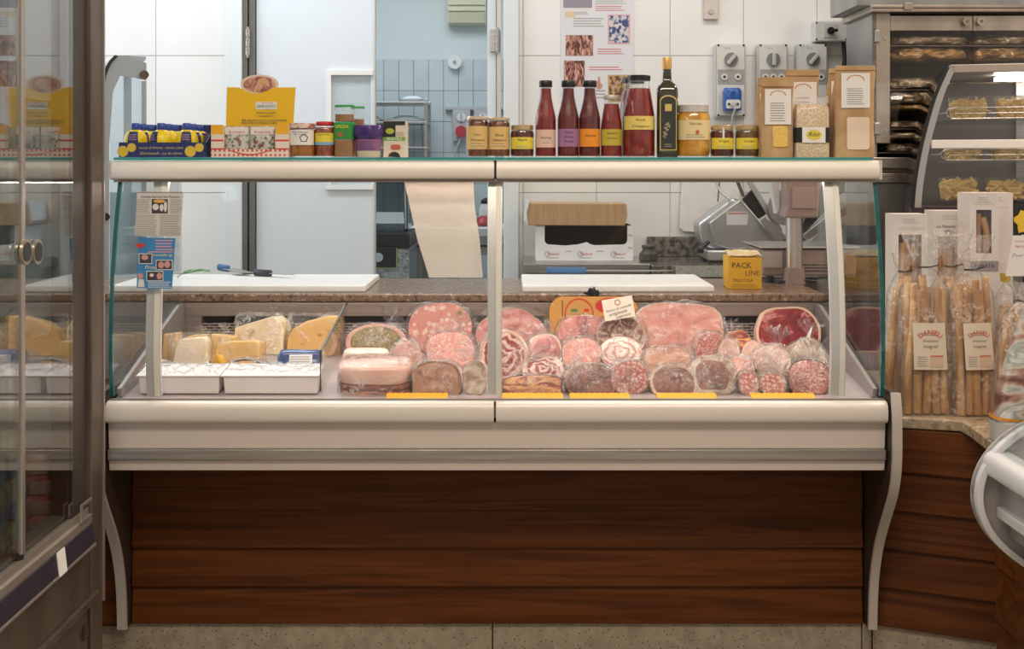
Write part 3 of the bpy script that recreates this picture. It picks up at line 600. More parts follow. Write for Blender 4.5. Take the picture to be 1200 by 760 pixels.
def wrap_film(t, w, h, L, s, side):
    """loose creased cellophane round a piece, gathered into flared ends"""
    n = 56; ol = outline(n, 2.6, .05, s*2.1); vs = []; hw, hh = w/2+.004, h/2+.004
    seq = [(.2,-.007),(.45,-.0075),(.7,-.0075),(.9,-.007),(1.0,-.003),(1.05,L*.2),(1.06,L*.5),(1.0,L*.85),(.7,L+.006)]
    for k, y in seq:
        for p in ol:
            q = Vector((p[0]*hw*k, y, h/2+(p[1]-1)*hh*k)); a = noise.noise_vector(q*40+Vector((s,0,s*2))); c = noise.noise_vector(q*95+Vector((s*3,1,0)))
            q = q+Vector((a.x*.006+c.x*.003, min(0, a.y*.009+c.y*.006), a.z*.006+c.z*.003)); q.z = max(q.z, .0006); vs.append(q)
    fs = [(j*n+i, j*n+(i+1) % n, (j+1)*n+(i+1) % n, (j+1)*n+i) for j in range(len(seq)-1) for i in range(n)]+[tuple(range(n))[::-1]]
    o = B().add(vs, fs).build('plastic_wrap', film, t, 18)
    for sd_ in side:
        c = {'L': (-hw*.95, .0, h*.5), 'R': (hw*.95, .0, h*.45), 'T': (hw*.3, .01, h)}[sd_]; dx = {'L': (-1,-.1,.35), 'R': (1,-.1,.3), 'T': (.2,0,1)}[sd_]
        flare(o, c, dx, .06, s)
def flare(par, c, dirv, ln, s, m=None, spread=1.0, name='wrap_end'):
    r = random.Random(s); D = Vector(dirv).normalized(); side = D.cross(Vector((0,1,0))); 
    if side.length < .1: side = Vector((1,0,0))
    side.normalize(); N = 22
    def fn(u, v):
        a = (u-.5)*1.5*spread; q = Vector(c)+D*(v*ln*(1+.5*noise.noise(Vector((u*7,s,0)))))*math.cos(a)+side*math.sin(a)*v*ln
        return q+Vector((0, .012*math.sin(u*26+s)*(.25+v), 0))+noise.noise_vector(q*60)*.006
    return B().grid(fn, N, 6).build(name, m or film, par, 20)
MM = cut_meat
MM('herb_ham','halved roast ham with a thick green herb crust, behind the pale lard block',404,476,381,419,F_herb,R_pink,.16,.10,2.5,16,0,'LT',.25)
MM('liver_sausage','leaning half of a smooth brown liver sausage beside the lard block',459,495,401,447,F_liver,R_cas,.05,.08,2.1,20,8,'R',.1,.10)
MM('mortadella','large round mortadella with white fat cubes against the vent grille',478,553,356,414,F_mort,R_pink,.02,.055,2.3,8,0,'L',.05,.03,cat='sausage')
MM('mortadella_piece','small pink piece of sausage in clear film below the large mortadella',499,556,391,430,F_mort2,R_pink,.03,.07,2.6,22,0,'TR',.2,.10,cat='sausage')
MM('meat_loaf','brown baked meat loaf with a dark crust in film on the front row',482,541,425,463,F_loaf,R_brown,.13,.11,2.4,16,0,'L',.35)
MM('dried_sausage','short white moulded dried sausage standing beside the middle post',540,569,424,463,R_mould,R_mould,.02,.06,2.2,10,-10,None,.1,.16,cat='sausage')
MM('cooked_ham','rosy domed cooked ham at the back behind the middle post',557,642,362,412,F_ham,R_tan,.03,.07,2.2,8,0,'L',.3)
MM('rolled_belly','large round rolled belly with deep red marbling by the middle post',561,617,389,444,F_panc,R_tan,.10,.10,2.2,12,-6,'LR',.05,.05,tie=True)
MM('rolled_belly','small flattened rolled belly with pale rim on the speck slab',611,660,419,447,F_panc,R_fat,.16,.08,2.3,25,-6,'R',.1,.06)
MM('wrapped_ham_end','film wrapped ham end with a white fat edge, next to the small rolled belly',620,660,393,432,F_ham,R_fat,.12,.06,2.6,14,10,'L',.2,.12)
MM('cooked_ham','half of a marbled pink ham standing in front of the orange box',654,714,371,418,F_ham,R_pink,.05,.08,2.7,10,0,'L',.2,.06)
MM('pressed_ham','cut pressed ham cylinder in shiny film, under the marbled pink ham',659,704,397,432,F_mort2,R_mould,.06,.09,2.4,16,0,'LR',.2,.05)
MM('coppa','big dark marbled coppa with a grey casing',699,758,370,419,F_coppa,R_mould,.06,.09,2.2,12,0,'L',.1,.08)
MM('pale_rolled_belly','pale rolled belly slice with swirled white fat, lying against the coppa',703,753,396,428,F_panc2,R_fat,.05,.05,2.3,20,0,None,.15,.08)
MM('dark_ham_half','dark halved smoked ham wrapped in film on the front row',663,723,429,463,F_bres,R_brown,.10,.09,2.3,22,0,'LR',.35,.06)
MM('round_salami','round mottled salami end twisted in film on the front row',717,762,424,462,F_salc,R_cas,.05,.07,2.2,16,6,'LR',.1,.07,cat='salami')
MM('ham_block','very large smooth pink cooked ham block',744,849,356,414,F_slab,R_fat,.035,.07,3.2,10,0,'L',.25,.06)
MM('smoked_meat','reddish smoked meat under film, in front of the large ham block',755,812,408,438,F_loaf,R_brown,.05,.07,2.8,25,0,'L',.3,.08)
MM('dark_meat_half','dark brown meat half with a fatty top edge on the front row',762,819,431,463,F_bres,R_tan,.14,.09,2.3,22,0,'R',.35,.06)
MM('salami','thick cut salami standing behind a bagged salami',816,854,391,432,F_sal,R_cas,.05,.09,2.3,10,0,'L',.1,.05,band=True,cat='salami')
MM('bagged_salami','pale bagged salami under frosty film on the front row',810,864,420,463,F_bres,R_mould,.25,.10,2.2,26,0,'LR',.25,.08,cat='salami')
MM('dry_ham','dark red dry cured ham half with a fat rim',887,964,361,414,F_crudo,R_tan,.085,.08,2.4,12,0,None,.1,.12)
MM('netted_salami','pale netted salami leaning on the right post',938,976,399,443,R_mould,R_mould,.03,.10,2.1,24,18,'T',.1,.08,tie=True,cat='salami')
MM('wrapped_salami','stubby salami in crumpled film below the dry cured ham',886,930,407,447,R_cas,R_mould,.10,.07,2.3,28,0,'TR',.1,.14,cat='salami')
MM('small_salami','small flattened sausage end, brown casing',853,886,419,448,F_mort2,R_mould,.08,.07,2.2,26,0,'R',.1,.12,cat='salami')
MM('salami_end','small round coarse salami end standing on the front row',867,891,437,464,F_salc,R_cas,.05,.06,2.1,18,0,'L',.05,.05,cat='salami')
MM('salami_end','small flattened coarse salami end, lying in film on the front row',892,921,439,464,F_salc,R_cas,.05,.06,2.2,18,0,'R',.05,.05,cat='salami')
MM('sausage_link','pale fresh sausage link in film beside the thick cut salami',848,872,399,437,R_cas,R_mould,.05,.06,2.1,26,10,'T',.1,.1,cat='sausage')
MM('sausage_link','pale fresh sausage link beside the stubby wrapped salami',870,896,401,437,R_cas,R_mould,.05,.06,2.1,26,-8,None,.1,.1,cat='sausage')
MM('orange_meat_scrap','orange cured meat scrap against the vent grille',851,883,388,418,F_speck,R_tan,.05,.05,2.4,14,0,None,.1,.25)
MM('dark_bagged_salami','dark salami in silvery crumpled film at the foot of the right post',926,976,424,463,F_sal,R_dark,.06,.08,2.3,24,0,'LT',.2,.12,cat='salami')
MM('speck_slab','flat cured belly slab with yellow fat in front of the rolled bellies',587,660,441,464,F_speck,R_dark,.05,.06,3.2,20,0,'R',.2,.10)
# paper butchers' sheet
t = thing('paper_wrap', 'stiff white paper corner sticking up between the salamis', 'paper', (PX(927,3.36), YD(3.36), DZ(3.36)+.01))
B().grid(lambda u, v: ((u-.35)*.055*(1-v*.25)+v*.035, -.01*math.sin(u*6)-.0*v, .02+v*.10*(.35+.65*u)), 10, 6).build('sheet', paper, t, 60)
# lard block
def block(name, label, x0, x1, y0, y1, dep, parts, cat='meat', yaw=0, nz=.004, wrap=None, d=None):
    sd[0] += 1; bd = d or deck_d(y1); w, h = (x1-x0)*bd/F, (y1-y0)*bd/F; z = DZ(bd) if not d else PZ(y1,d)
    t = thing(name, label, cat, (PX((x0+x1)/2,bd), YD(bd)+dep/2, z+.003), (math.atan(.11), 0, math.radians(yaw)))
    for nm, m, za, zb, k in parts:
        a, b2 = za*h, zb*h; e = 3.6
        secs = [(0,0,a,w/2*k*.96,dep/2*k*.96,e),(0,0,a+(b2-a)*.12,w/2*k,dep/2*k,e),(0,0,a+(b2-a)*.7,w/2*k,dep/2*k,e),(0,0,a+(b2-a)*.93,w/2*k*.95,dep/2*k*.93,e),(0,0,b2,w/2*k*.85,dep/2*k*.78,e)]
        B().loft(secs, 32, nz, 12, sd[0]).build(nm, m, t, 50)
    if wrap:
        o = B().loft([(0,0,.0006,w/2+.004,dep/2+.003,4),(0,0,h*.5,w/2+.006,dep/2+.005,4),(0,0,h+.004,w/2*.9,dep/2*.85,4)], 30, .005, 30, sd[0]).build('plastic_wrap', film, t, 80)
        if wrap in ('L','R'): s_ = -1 if wrap == 'L' else 1; flare(o, (s_*w/2, -dep/2*.5, h*.5), (s_,-.15,.2), .05, sd[0])
    return t
block('lard_block','pale pink lard block with a dark meaty underside on the front row',395,481,427,463,.13,(('meat_layer',F_speck,0,.2,.97),('lean_layer',F_bres,.2,.4,.99),('fat_layer',nmat('pink_fat',[(.3,(.82,.47,.38)),(.7,(.89,.64,.55))],9,rough=.3,coat=.25),.4,1,1)),wrap='R')
block('fat_strip','thin white fat strip behind the lard block',400,456,412,437,.06,(('slab',R_fat,0,1,1),))
# orange boxed product behind the hams
t = thing('orange_box', 'orange packet with a red logo behind the hams', 'packet', (PX(696,3.66), YD(3.66), DZ(3.66)+.001), (math.radians(-6),0,0))
w_, h_ = 104*3.66/F, 56*3.66/F
org = mat('orange_print', (.80,.38,.08), .35)
B().prism(rrect(-w_/2, w_/2, 0, h_, .045, 6), 0, .03, 'Y').build('packet', org, t, 40)
B().prism(rrect(-w_/2+.006, w_/2-.006, .004, h_-.004, .042, 6), -.001, -.0004, 'Y').build('printed_front', mat('ochre_print', (.72,.38,.10), .35), t)
def ringm(par, cx, cz, rx, rz, th, m, y, name='printed_ring'):
    n = 30; vs = []
    for k in (1, 1-th):
        for i in range(n): a = 2*math.pi*i/n; vs.append((cx+rx*k*math.cos(a), y, cz+rz*k*math.sin(a)))
    return B().add(vs, [(i,(i+1)%n,n+(i+1)%n,n+i) for i in range(n)]).build(name, m, par)
red_p = mat('red_print', (.70,.04,.03), .4)
ringm(t, -.045, h_-.055, .045, .05, .09, red_p, -.0016); ringm(t, .055, h_-.028, .05, .025, .45, red_p, -.0016)
bx('flag_green', mat('green_print', (.05,.30,.10), .4), t, -.07, -.05, -.002, -.0014, h_-.046, h_-.038); bx('flag_red', red_p, t, -.03, -.015, -.002, -.0014, h_-.046, h_-.038); bx('code_print', mat('brown_print', (.25,.12,.03), .5), t, -.098, -.094, -.002, -.0014, h_-.06, h_-.012)
flare(t, (0,.012,h_*.97), (0,0,1), .03, 3, mat('dark_film', (.05,.05,.06), .15), 1.6, 'bag_top')
# hand-written card on a pin
t = thing('price_card', 'cream hand-written card on a pin above the coppa', 'card', (PX(727,3.5), YD(3.5), DZ(3.5)+.118), (0, math.radians(-10), 0))
d=3.5; w_, h_ = 36*d/F, 25*d/F
bx('card', mat('card_cream', (.84,.76,.64), .7), t, -w_/2, w_/2, 0, .001, .0, h_); bx('pin', steel, t, -.001, .001, .0012, .003, -.09, h_*.5)
text('Fiocco di culatello', .014, ink, t, 0, -.0005, h_*.50, fit=w_*.86, shear=.3, rot=.10); text('artigianale', .014, ink, t, -.004, -.0005, h_*.30, fit=w_*.6, shear=.3, rot=.10); text('stagionato', .011, ink, t, .01, -.0005, h_*.13, fit=w_*.5, shear=.3, rot=.10)
ringm(t, 0, h_*.78, .009, .009, .35, mat('stamp_brown', (.45,.25,.14), .6), -.0005, 'stamp')
# ------------------------------------------------------------------ cheeses
Ch_y = nmat('yellow_cheese', [(.3,(.80,.46,.14)),(.7,(.86,.55,.20))], 10, rough=.4)
Ch_p = nmat('pale_cheese', [(.3,(.82,.62,.38)),(.5,(.86,.69,.46)),(.7,(.90,.75,.54))], 30, rough=.45, dist=.5)
Ch_r = nmat('tan_cheese_rind', [(.3,(.55,.33,.14)),(.7,(.66,.43,.22))], 18, rough=.6)
Ch_c = nmat('cream_cheese', [(.3,(.83,.66,.46)),(.7,(.88,.74,.56))], 14, rough=.45)
hole = mat('cheese_hole', (.55,.28,.06), .5)
def cheese(name, label, x0, x1, y0, y1, poly, dep, body, rindm=None, yaw=0, wrap=True, holes=(), pitch=6, rind_edge=None, d=None):
    """poly in unit box, front face towards the shop, extruded back"""
    sd[0] += 1; bd = d or deck_d(y1); w, h = (x1-x0)*bd/F, (y1-y0)*bd/F
    t = thing(name, label, 'cheese', (PX((x0+x1)/2,bd), YD(bd)+.004, DZ(bd)+.0015), (math.radians(-pitch),0,math.radians(yaw)))
    P = [((a-.5)*w, b2*h) for a, b2 in poly]
    B().prism(P, 0, dep, 'Y').build('paste', body, t, bevel=.004)
    if rind_edge: 
        i, j = rind_edge; pts = P[i:j+1]; B().prism(pts+[(x*1.0, z+.004) for x, z in pts[::-1]], .002, dep-.002, 'Y').build('rind', rindm, t)
    for cx, cz, r in holes: B().add([((cx-.5)*w+r*math.cos(k*.52), -.0006, cz*h+r*.8*math.sin(k*.52)) for k in range(12)], [tuple(range(12))]).build('hole', hole, t)
    if wrap:
        s = sd[0]
        def fn(u, v):
            a = u*2*math.pi; k = 1.03-.10*max(0, v-.8)*5; px_ = math.copysign(abs(math.cos(a))**.5, math.cos(a)); py_ = math.copysign(abs(math.sin(a))**.5, math.sin(a))
            q = Vector((px_*w*.53*k, dep/2+py_*dep*.56*k, .001+v*h*1.03)); 
            top = max((z for x, z in P), default=h)
            nv = noise.noise_vector(q*38+Vector((s*2,0,0))); return q+nv*.006*(.3+v)*Vector((1,1,1)).length*.6+Vector((0,0,.004*v))
        o = B().grid(fn, 36, 8).build('plastic_wrap', film, t, 80)
        flare(o, (w*.25, dep*.3, h*1.0), (.15,0,1), .03, s, None, .7)
    return t
arc = lambda x0, x1, z0, z1, n=10: [(x0+(x1-x0)*i/n, z0+(z1-z0)*math.sin(math.pi*(.0+i/n))) for i in range(n+1)]
cheese('cheese_wedge','yellow cheese slab behind the wrapped white cheese',212,274,391,419,[(0,0),(1,0),(1,.9),(.6,1),(.2,.97),(.02,.86)],.08,Ch_y,d=3.5)
cheese('cheese_wedge','large pale cheese wedge with a tan rind side, standing by the vent grille',272,332,371,416,[(0,0),(1,0),(1,.62),(.93,.86),(.78,1),(.0,.68)],.09,Ch_p,Ch_r,-8)
cheese('cheese_half','orange-yellow half cheese with a few holes, next to the glass divider',335,398,371,418,[(0,0),(1,0),(1,1),(.75,1),(.35,.86),(.12,.68),(.02,.45)],.06,Ch_y,Ch_r,0,True,((.62,.52,.0065),(.3,.3,.004),(.8,.25,.004)))
cheese('cheese_block','tall white cheese wrapped in crinkled film',196,243,397,441,[(.05,0),(1,0),(.96,.9),(.86,1),(.28,.94),(.2,.7)],.08,Ch_c,None,6,True,d=3.33)
cheese('cheese_block','small yellow cheese block in film in the middle of the cheeses',250,303,403,437,[(0,0),(1,0),(1,.93),(.9,1),(.3,.97),(.02,.86)],.06,Ch_y,None,-6,True,d=3.38)
cheese('cheese_block','brown rinded cheese block half hidden by the left post',188,206,402,440,[(0,0),(1,0),(1,1),(.1,.95)],.06,Ch_r,None,0,False,d=3.43)
MM('round_cheese','half round cheese with a dark printed rind behind the paper trays',262,312,422,446,Ch_y,nmat('dark_print_rind',[(.4,(.03,.04,.09)),(.6,(.35,.38,.42))],40,rough=.4),.16,.05,2.2,8,0,'L',.5,.02,cat='cheese',d=3.27)
# dark blue packet with a white label
t = thing('cheese_packet', 'dark blue cheese packet with a white label by the glass divider', 'packet', (PX(349,3.29), YD(3.29), DZ(3.29)+.006), (math.radians(-18),0,0))
d=3.29; w_ = 54*d/F; h_ = 34*d/F
B().loft([(0,.02,0,w_*.46,.018,3),(0,.02,h_*.3,w_*.5,.024,3),(0,.02,h_*.8,w_*.48,.02,3),(0,.02,h_,w_*.42,.008,3)],26,.004,30,5).build('packet', nmat('navy_print',[(.3,(.03,.05,.16)),(.7,(.08,.11,.26))],20,rough=.25,coat=.4), t, 60)
bx('label', paper, t, -w_*.2, w_*.3, -.0075, -.0065, h_*.12, h_*.78); lines(ink_g, t, -w_*.18, w_*.28, h_*.16, h_*.74, -.008, 7)
flare(t, (-w_*.4,.01,h_*.6), (-1,-.1,.2), .05, 8, None, .9)
t = thing('cheese_piece', 'small yellow wrapped cheese piece between the round cheese and the post', 'cheese', (PX(254,3.28), YD(3.28), DZ(3.28)+.002)); 
B().loft([(0,.02,0,.018,.014,3),(0,.02,.05,.02,.014,3),(0,.02,.066,.012,.008,3)],20,.003,40,2).build('body', mat('amber_wrap', (.75,.38,.03), .3, coat=.5), t, 50); bx('label', ink, t, -.024, -.0195, .012, .03, .01, .05)
# white paper trays in the front
tray_w = nmat('tray_white', [(.3,(.80,.72,.70)),(.7,(.85,.78,.76))], 6, rough=.5)
for (xa, xb, lab) in ((163, 257, 'white tray with film cover behind the left post'), (262, 373, 'white tray with film cover beside the glass divider')):
    d = 3.15; w_ = (xb-xa)*d/F; t = thing('food_tray', lab, 'tray', (PX((xa+xb)/2,d), YD(d)+.055, DZ(d+.05)+.004), (math.atan(.11),0,0))
    B().prism([(-w_/2*.98,0),(w_/2*.98,0),(w_/2,.046),(-w_/2,.046)], -.055, .055, 'Y').build('tray', tray_w, t, bevel=.003)
    bx('tray_rim', tray_w, t, -w_/2-.006, w_/2+.002, -.058, .06, .0465, .05, .001)
    B().grid(lambda u, v: ((u-.5)*w_*1.0, -.0595+v*.11, .051+.020*abs(noise.noise(Vector((u*7,v*4,xa))))+.006*math.sin(v*3.1)), 44, 12).build('plastic_wrap', film, t, 80)
# ================================================================== goods on the glass shelf
SB = SZ
D0 = 3.27
def sh(px, d=D0): return (PX(px,d), YD(d), SB)
K = D0/F
PROF = {
 'jar': ([(.90,0),(.98,.03),(1,.06),(1,.76),(.94,.83),(.86,.87),(.86,.90)], .885, .88),
 'honey': ([(.88,0),(.98,.03),(1,.07),(1,.84),(.95,.88),(.90,.90),(.90,.93)], .92, .95),
 'squat': ([(.80,0),(.95,.04),(1,.12),(1,.74),(.93,.82),(.88,.86)], .845, .92),
 'bottle': ([(.94,0),(1,.02),(1,.50),(.93,.56),(.76,.66),(.60,.77),(.54,.86),(.54,.93)], .915, .62),
 'passata': ([(.92,0),(1,.03),(1,.46),(.96,.54),(.78,.76),(.66,.89),(.66,.95)], .935, .72),
}
def jar(name, label, cat, px, wpx, ytop, kind, content, lid, lab=None, txt=(), fill=.84, d=D0, group=None, sq=2, txm=None, lined=0, lidlabel=None):
    k = d/F; R = wpx*k/2; H = (185-ytop)*k; prof, lz, lr = PROF[kind]
    t = thing(name, label, cat, sh(px, d), group=group)
    P = [(r*R, z*H) for r, z in prof]
    B().lathe(P, 32, sq).build('glass', glass_jar, t, 50)
    def rad(z):
        for (r0, z0), (r1, z1) in zip(P, P[1:]):
            if z0 <= z <= z1: return r0+(r1-r0)*(z-z0)/max(1e-6, z1-z0)
        return P[-1][0]
    zz = sorted(set([.004]+[z for r, z in P if .004 < z < fill*H]+[fill*H]))
    B().lathe([(max(.002, rad(z)-.0016), z) for z in zz], 32, sq).build('contents', content, t, 50)
    ll = B().lathe([(lr*R*.97, lz*H), (lr*R, lz*H+.001), (lr*R, H-.002), (lr*R*.94, H), (lr*R*.3, H+.0004)], 32).build('lid', lid, t, 40)
    if lab:
        z0, z1, lm, half = lab; rr = max(rad(z0*H), rad(z1*H))+.0006
        if sq > 2: bx('label', lm, t, -R*half*.9, R*half*.9, -rr-.0006, -rr, z0*H, z1*H)
        else: B().lathe([(rr, z0*H), (rr, z1*H)], 24, a0=-math.pi/2-half*1.4, a1=-math.pi/2+half*1.4).build('label', lm, t, 60)
        for (s, zf, fit) in txt: text(s, .009, txm or ink, t, 0, 0, (z0+(z1-z0)*zf)*H, bend=rr+.0005, fit=fit*2*R, shear=.2)
        if lined: lines(txm or ink_g, t, -R*.6, R*.6, (z0+(z1-z0)*.08)*H, (z0+(z1-z0)*.30)*H, 0, lined, bend=rr+.0005)
    return t
gold_lid = mat('gold_lid', (.62,.46,.26), .35, .6); black_lid = mat('black_lid', (.012,.013,.014), .3); white_lid = mat('pale_lid', (.62,.58,.55), .35, .3)
red_lid = mat('red_lid', (.55,.03,.03), .35); pattern_lid = nmat('patterned_lid', [(.42,(.50,.16,.13)),(.55,(.75,.60,.50))], 90, rough=.5)
tomato = nmat('tomato_sauce', [(.3,(.20,.012,.010)),(.7,(.30,.022,.015))], 40, rough=.3, coat=.4)
dark_tomato = nmat('dark_tomato_sauce', [(.3,(.10,.008,.008)),(.7,(.16,.014,.012))], 40, rough=.3, coat=.4)
jam = nmat('dark_jam', [(.3,(.06,.010,.006)),(.7,(.15,.025,.012))], 50, rough=.3, coat=.4)
jam2 = nmat('brown_jam', [(.3,(.11,.030,.008)),(.7,(.22,.07,.02))], 50, rough=.3, coat=.4)
amber = nmat('amber_preserve', [(.3,(.28,.09,.015)),(.7,(.45,.17,.03))], 50, rough=.3, coat=.4)
peach = nmat('peach_halves', [(.25,(.50,.20,.015)),(.5,(.72,.34,.03)),(.75,(.85,.50,.10))], 24, rough=.25, coat=.5, dist=.6)
L_wh = mat('label_white', (.80,.76,.71), .6); L_y = mat('label_yellow', (.80,.64,.06), .5); L_or = mat('label_ochre', (.72,.47,.17), .55); L_pink = mat('label_pink', (.76,.50,.42), .55)
L_pur = mat('label_purple', (.36,.16,.32), .55); L_org = mat('label_orange', (.86,.29,.02), .5); L_yg = mat('label_olive', (.55,.42,.05), .5); L_cy = mat('label_cream', (.78,.62,.33), .55)
# lemon bottles in a navy tray
navy = mat('navy_card', (.02,.03,.13), .5); lem = mat('lemon_yellow', (.88,.66,.01), .35, sss=.05); capb = mat('cap_blue', (.02,.06,.35), .35)
d = 3.20; k = d/F
t = thing('lemon_tray', 'navy card tray printed with lemons at the end of the shelf', 'tray', (PX(189,d), YD(d), SB))
W = 99*k; H = 17.5*k
bx('tray_front', navy, t, -W/2, W/2, -.002, 0, 0, H); bx('tray_floor', navy, t, -W/2, W/2, .0005, .20, 0, .002)
for s in (-1, 1): B().prism([(0.0005,.0022),(.2,.0022),(.2,.092),(.11,.085),(.03,H),(.0005,H)], s*W/2-(.002 if s > 0 else 0), s*W/2+(0 if s > 0 else .002), 'X').build('tray_side', navy, t)
bx('tray_back', navy, t, -W/2, W/2, .2002, .2025, 0, .094)
text('succo di limone - lemon juice', .012, gold_ink, t, 0, -.0026, H*.64, fit=W*.52, shear=.25); text('Zitronensaft - jus de citron', .012, gold_ink, t, -.001, -.0026, H*.27, fit=W*.50, shear=.25)
lp = mat('lemon_print', (.72,.50,.03), .5)
for cx in (-.40, .40):
    for ox, oz_, r in ((-.012,.4,.015), (.012,.66,.012)):
        B().add([(cx*W+ox+r*math.cos(j*.39), -.0027-.0003*(oz_ > .5), H*oz_+r*math.sin(j*.39)) for j in range(16)], [tuple(range(16))]).build('printed_lemon', lp, t)
        ringm(t, cx*W+ox, H*oz_, r*.92, r*.92, .14, gold_ink, -.0033, 'printed_slice')
proto = None
for row in range(3):
    for col, p in enumerate((159, 189, 219)):
        x = PX(p, 3.238); loc = (x, YD(3.238)+row*.063, SB+.003)
        lab = 'lemon shaped juice bottle, '+('front row', 'middle row', 'back row')[row]+' of the navy tray, '+('at the shelf end', 'between its neighbours', 'beside the gingham box')[col]
        if proto is None:
            t = proto = thing('lemon_bottle', lab, 'bottle', loc, group='lemon bottles in the front row')
            R = .0335; B().lathe([(.014,0),(.020,.003),(.028,.012),(.0305,.026),(.0305,.042),(.028,.056),(.022,.066),(.012,.072)], 26).build('body', lem, t, 60)
            B().lathe([(.0115,.0725),(.012,.074),(.012,.0875),(.010,.090),(.003,.0905)], 20).build('cap', capb, t, 50)
            B().lathe([(.0293,.016),(.0312,.027),(.0312,.042),(.0288,.056),(.023,.0665)], 16, a0=-math.pi/2-.52, a1=-math.pi/2+.42).build('label', navy, t, 60)
            B().add([(-.003+.0115*math.cos(j*.4), -.0322+.0008*abs(math.cos(j*.4)), .027+.010*math.sin(j*.4)) for j in range(16)], [tuple(range(16))]).build('printed_slice', mat('slice_print', (.80,.55,.25), .5), t)
            lines(mat('label_pale_print', (.55,.35,.45), .6), t, -.013, .008, .042, .060, 0, 4, bend=.0318)
        else:
            o = copy_tree(proto); o.location = loc; o['label'] = lab
        (proto if row == 0 and col == 0 else o)['group'] = ('lemon bottles in the front row', 'lemon bottles in the middle row', 'lemon bottles in the back row')[row]
        (proto if row == 0 and col == 0 else o).rotation_euler = (0, 0, (.1,-.5,.25)[col]+row*.35)
# spice display box with yellow header
d = 3.23; k = d/F
t = thing('spice_box', 'red and white gingham counter box with a tall yellow header card', 'display box', (PX(293,d), YD(d), SB))
W = 91*k; H = 38*k; yb = mat('header_yellow', (.88,.53,.01), .45)
gm = brick_mat('gingham_print', (.62,.10,.07), (.80,.68,.58), .0125, .0125, .0032, .6)
gm.node_tree.nodes['Brick Texture'].offset = 0
cw = mat('box_cream', (.80,.69,.58), .6)
bx('front_strip', gm, t, -W/2, W/2, -.0015, 0, 0, .022); bx('front_cheek', cw, t, -W/2, -W*.34, -.0015, 0, .0222, H); bx('front_cheek', cw, t, W*.33, W/2, -.0015, 0, .0222, H)
for xa, xb in ((-W/2, -W*.34), (W*.33, W/2)):
    bx('orange_band', mat('box_orange', (.85,.42,.02), .5), t, xa, xb, -.0022, -.0017, H*.72, H); bx('red_band', red_p, t, xa, xb, -.0022, -.0017, H*.50, H*.55); bx('red_band', red_p, t, xa, xb, -.0022, -.0017, H*.24, H*.285)
B().add([p for i in range(13) for p in ((-.058+.116*i/12, -.0023, .0195-.014*math.sin(math.pi*i/12)), (-.058+.116*i/12, -.0023, .022-.013*math.sin(math.pi*i/12)))], [(2*i,2*i+2,2*i+3,2*i+1) for i in range(12)]).build('red_curve', red_p, t)
bx('box_side', cw, t, -W/2, -W/2+.0015, .0005, .1, 0, H); bx('box_side', cw, t, W/2-.0015, W/2, .0005, .1, 0, H); bx('box_floor', cw, t, -W/2+.002, W/2-.002, .0005, .1, 0, .0015); bx('box_back', cw, t, -W/2, W/2, .1005, .102, 0, H)
z1 = 85*k; z0 = H-.006; hd = [(-W*.415,z0),(W*.475,z0),(W*.51,z1-.001),(W*.22,z1-.001)]
for i in range(0, 11): a = i/10; hd.append((W*.22-a*W*.46, z1-.001-.017*math.sin(math.pi*a)))
hd += [(-W*.40, z1)]
hc = B().prism(hd, .09, .092, 'Y').build('header_card', yb, t)
lt = mat('logo_teal', (.02,.10,.13), .5)
bx('logo_plate', paper, hc, -.004, .055, .0884, .0892, z1-.062, z1-.041); text('ARROSTO', .018, lt, hc, .0255, .0878, z1-.054, fit=.052); text('gli aromi per', .006, red_p, hc, .03, .0878, z1-.044, fit=.03)
text('ROSOLA IL BON', .009, lt, hc, .025, .0885, z1-.072, fit=.052); text('CONDIMENTO', .008, lt, hc, .025, .0885, z1-.081, fit=.042)
text('PER ARROSTI POLLI CACCIAGIONE,', .009, lt, hc, .02, .0885, z1-.093, fit=.125); text('PESCE ED INTINGOLI VARI', .009, lt, hc, .006, .0885, z1-.1, fit=.096)
B().prism([(.006+.053*math.cos(j*.2094), z1+.008+.027*math.sin(j*.2094)) for j in range(30)], .0925, .094, 'Y').build('plate_print', mat('plate_cream', (.80,.66,.52), .5), t)
B().prism([(.006+.045*math.cos(j*.2094), z1+.007+.0225*math.sin(j*.2094)) for j in range(30)], .0915, .0924, 'Y').build('roast_print', nmat('roast_print', [(.3,(.28,.08,.06)),(.48,(.55,.27,.20)),(.6,(.70,.42,.32)),(.7,(.75,.38,.05)),(.8,(.06,.03,.05))], 38, rough=.5, dist=1), t)
herb = spot_mat('herb_print', (.55,.50,.42), (.09,.16,.06), 95, .34, .3, .12, (.70,.66,.60), (.28,.05,.03))
for i, px_ in enumerate((277, 307)):
    o = thing('spice_sachet', 'clear herb sachet in the gingham box, '+('next to the navy lemon tray side' if i == 0 else 'next to the amber jar side'), 'sachet', (PX(px_,d+.02), YD(d)+.02, SB+.0025), (math.radians(-5),0,0), 'herb sachets in the gingham box')
    B().loft([(0,.006,0,.031,.004,4),(0,.006,.03,.033,.012,3),(0,.006,.065,.033,.009,3),(0,.006,.082,.033,.002,4)],24,.002,30,i).build('sachet', herb, o, 60)
    bx('sachet_top', mat('sachet_white', (.78,.72,.64), .4), o, -.031, .031, -.0045, -.0035, .060, .080); text('Aromatica', .012, ink_r, o, 0, -.0050, .067, fit=.045, shear=.25)
    B().loft([(0,.006,.0005,.032,.009,4),(0,.006,.04,.0345,.016,3),(0,.006,.084,.0345,.008,4)],24,.002,30,i+4).build('film', film, o, 70)
jar('preserve_jar','amber preserve jar with patterned lid and white label with a pentagon','jar',354.5,33,145,'squat',amber,pattern_lid,(.36,.80,L_wh,.75),(('Miele di Montagna',.85,.62),('del Trentino',.70,.45)),.82,txm=ink_b)
pj = bpy.data.objects['preserve_jar']; Rj = 33*K/2+.0012
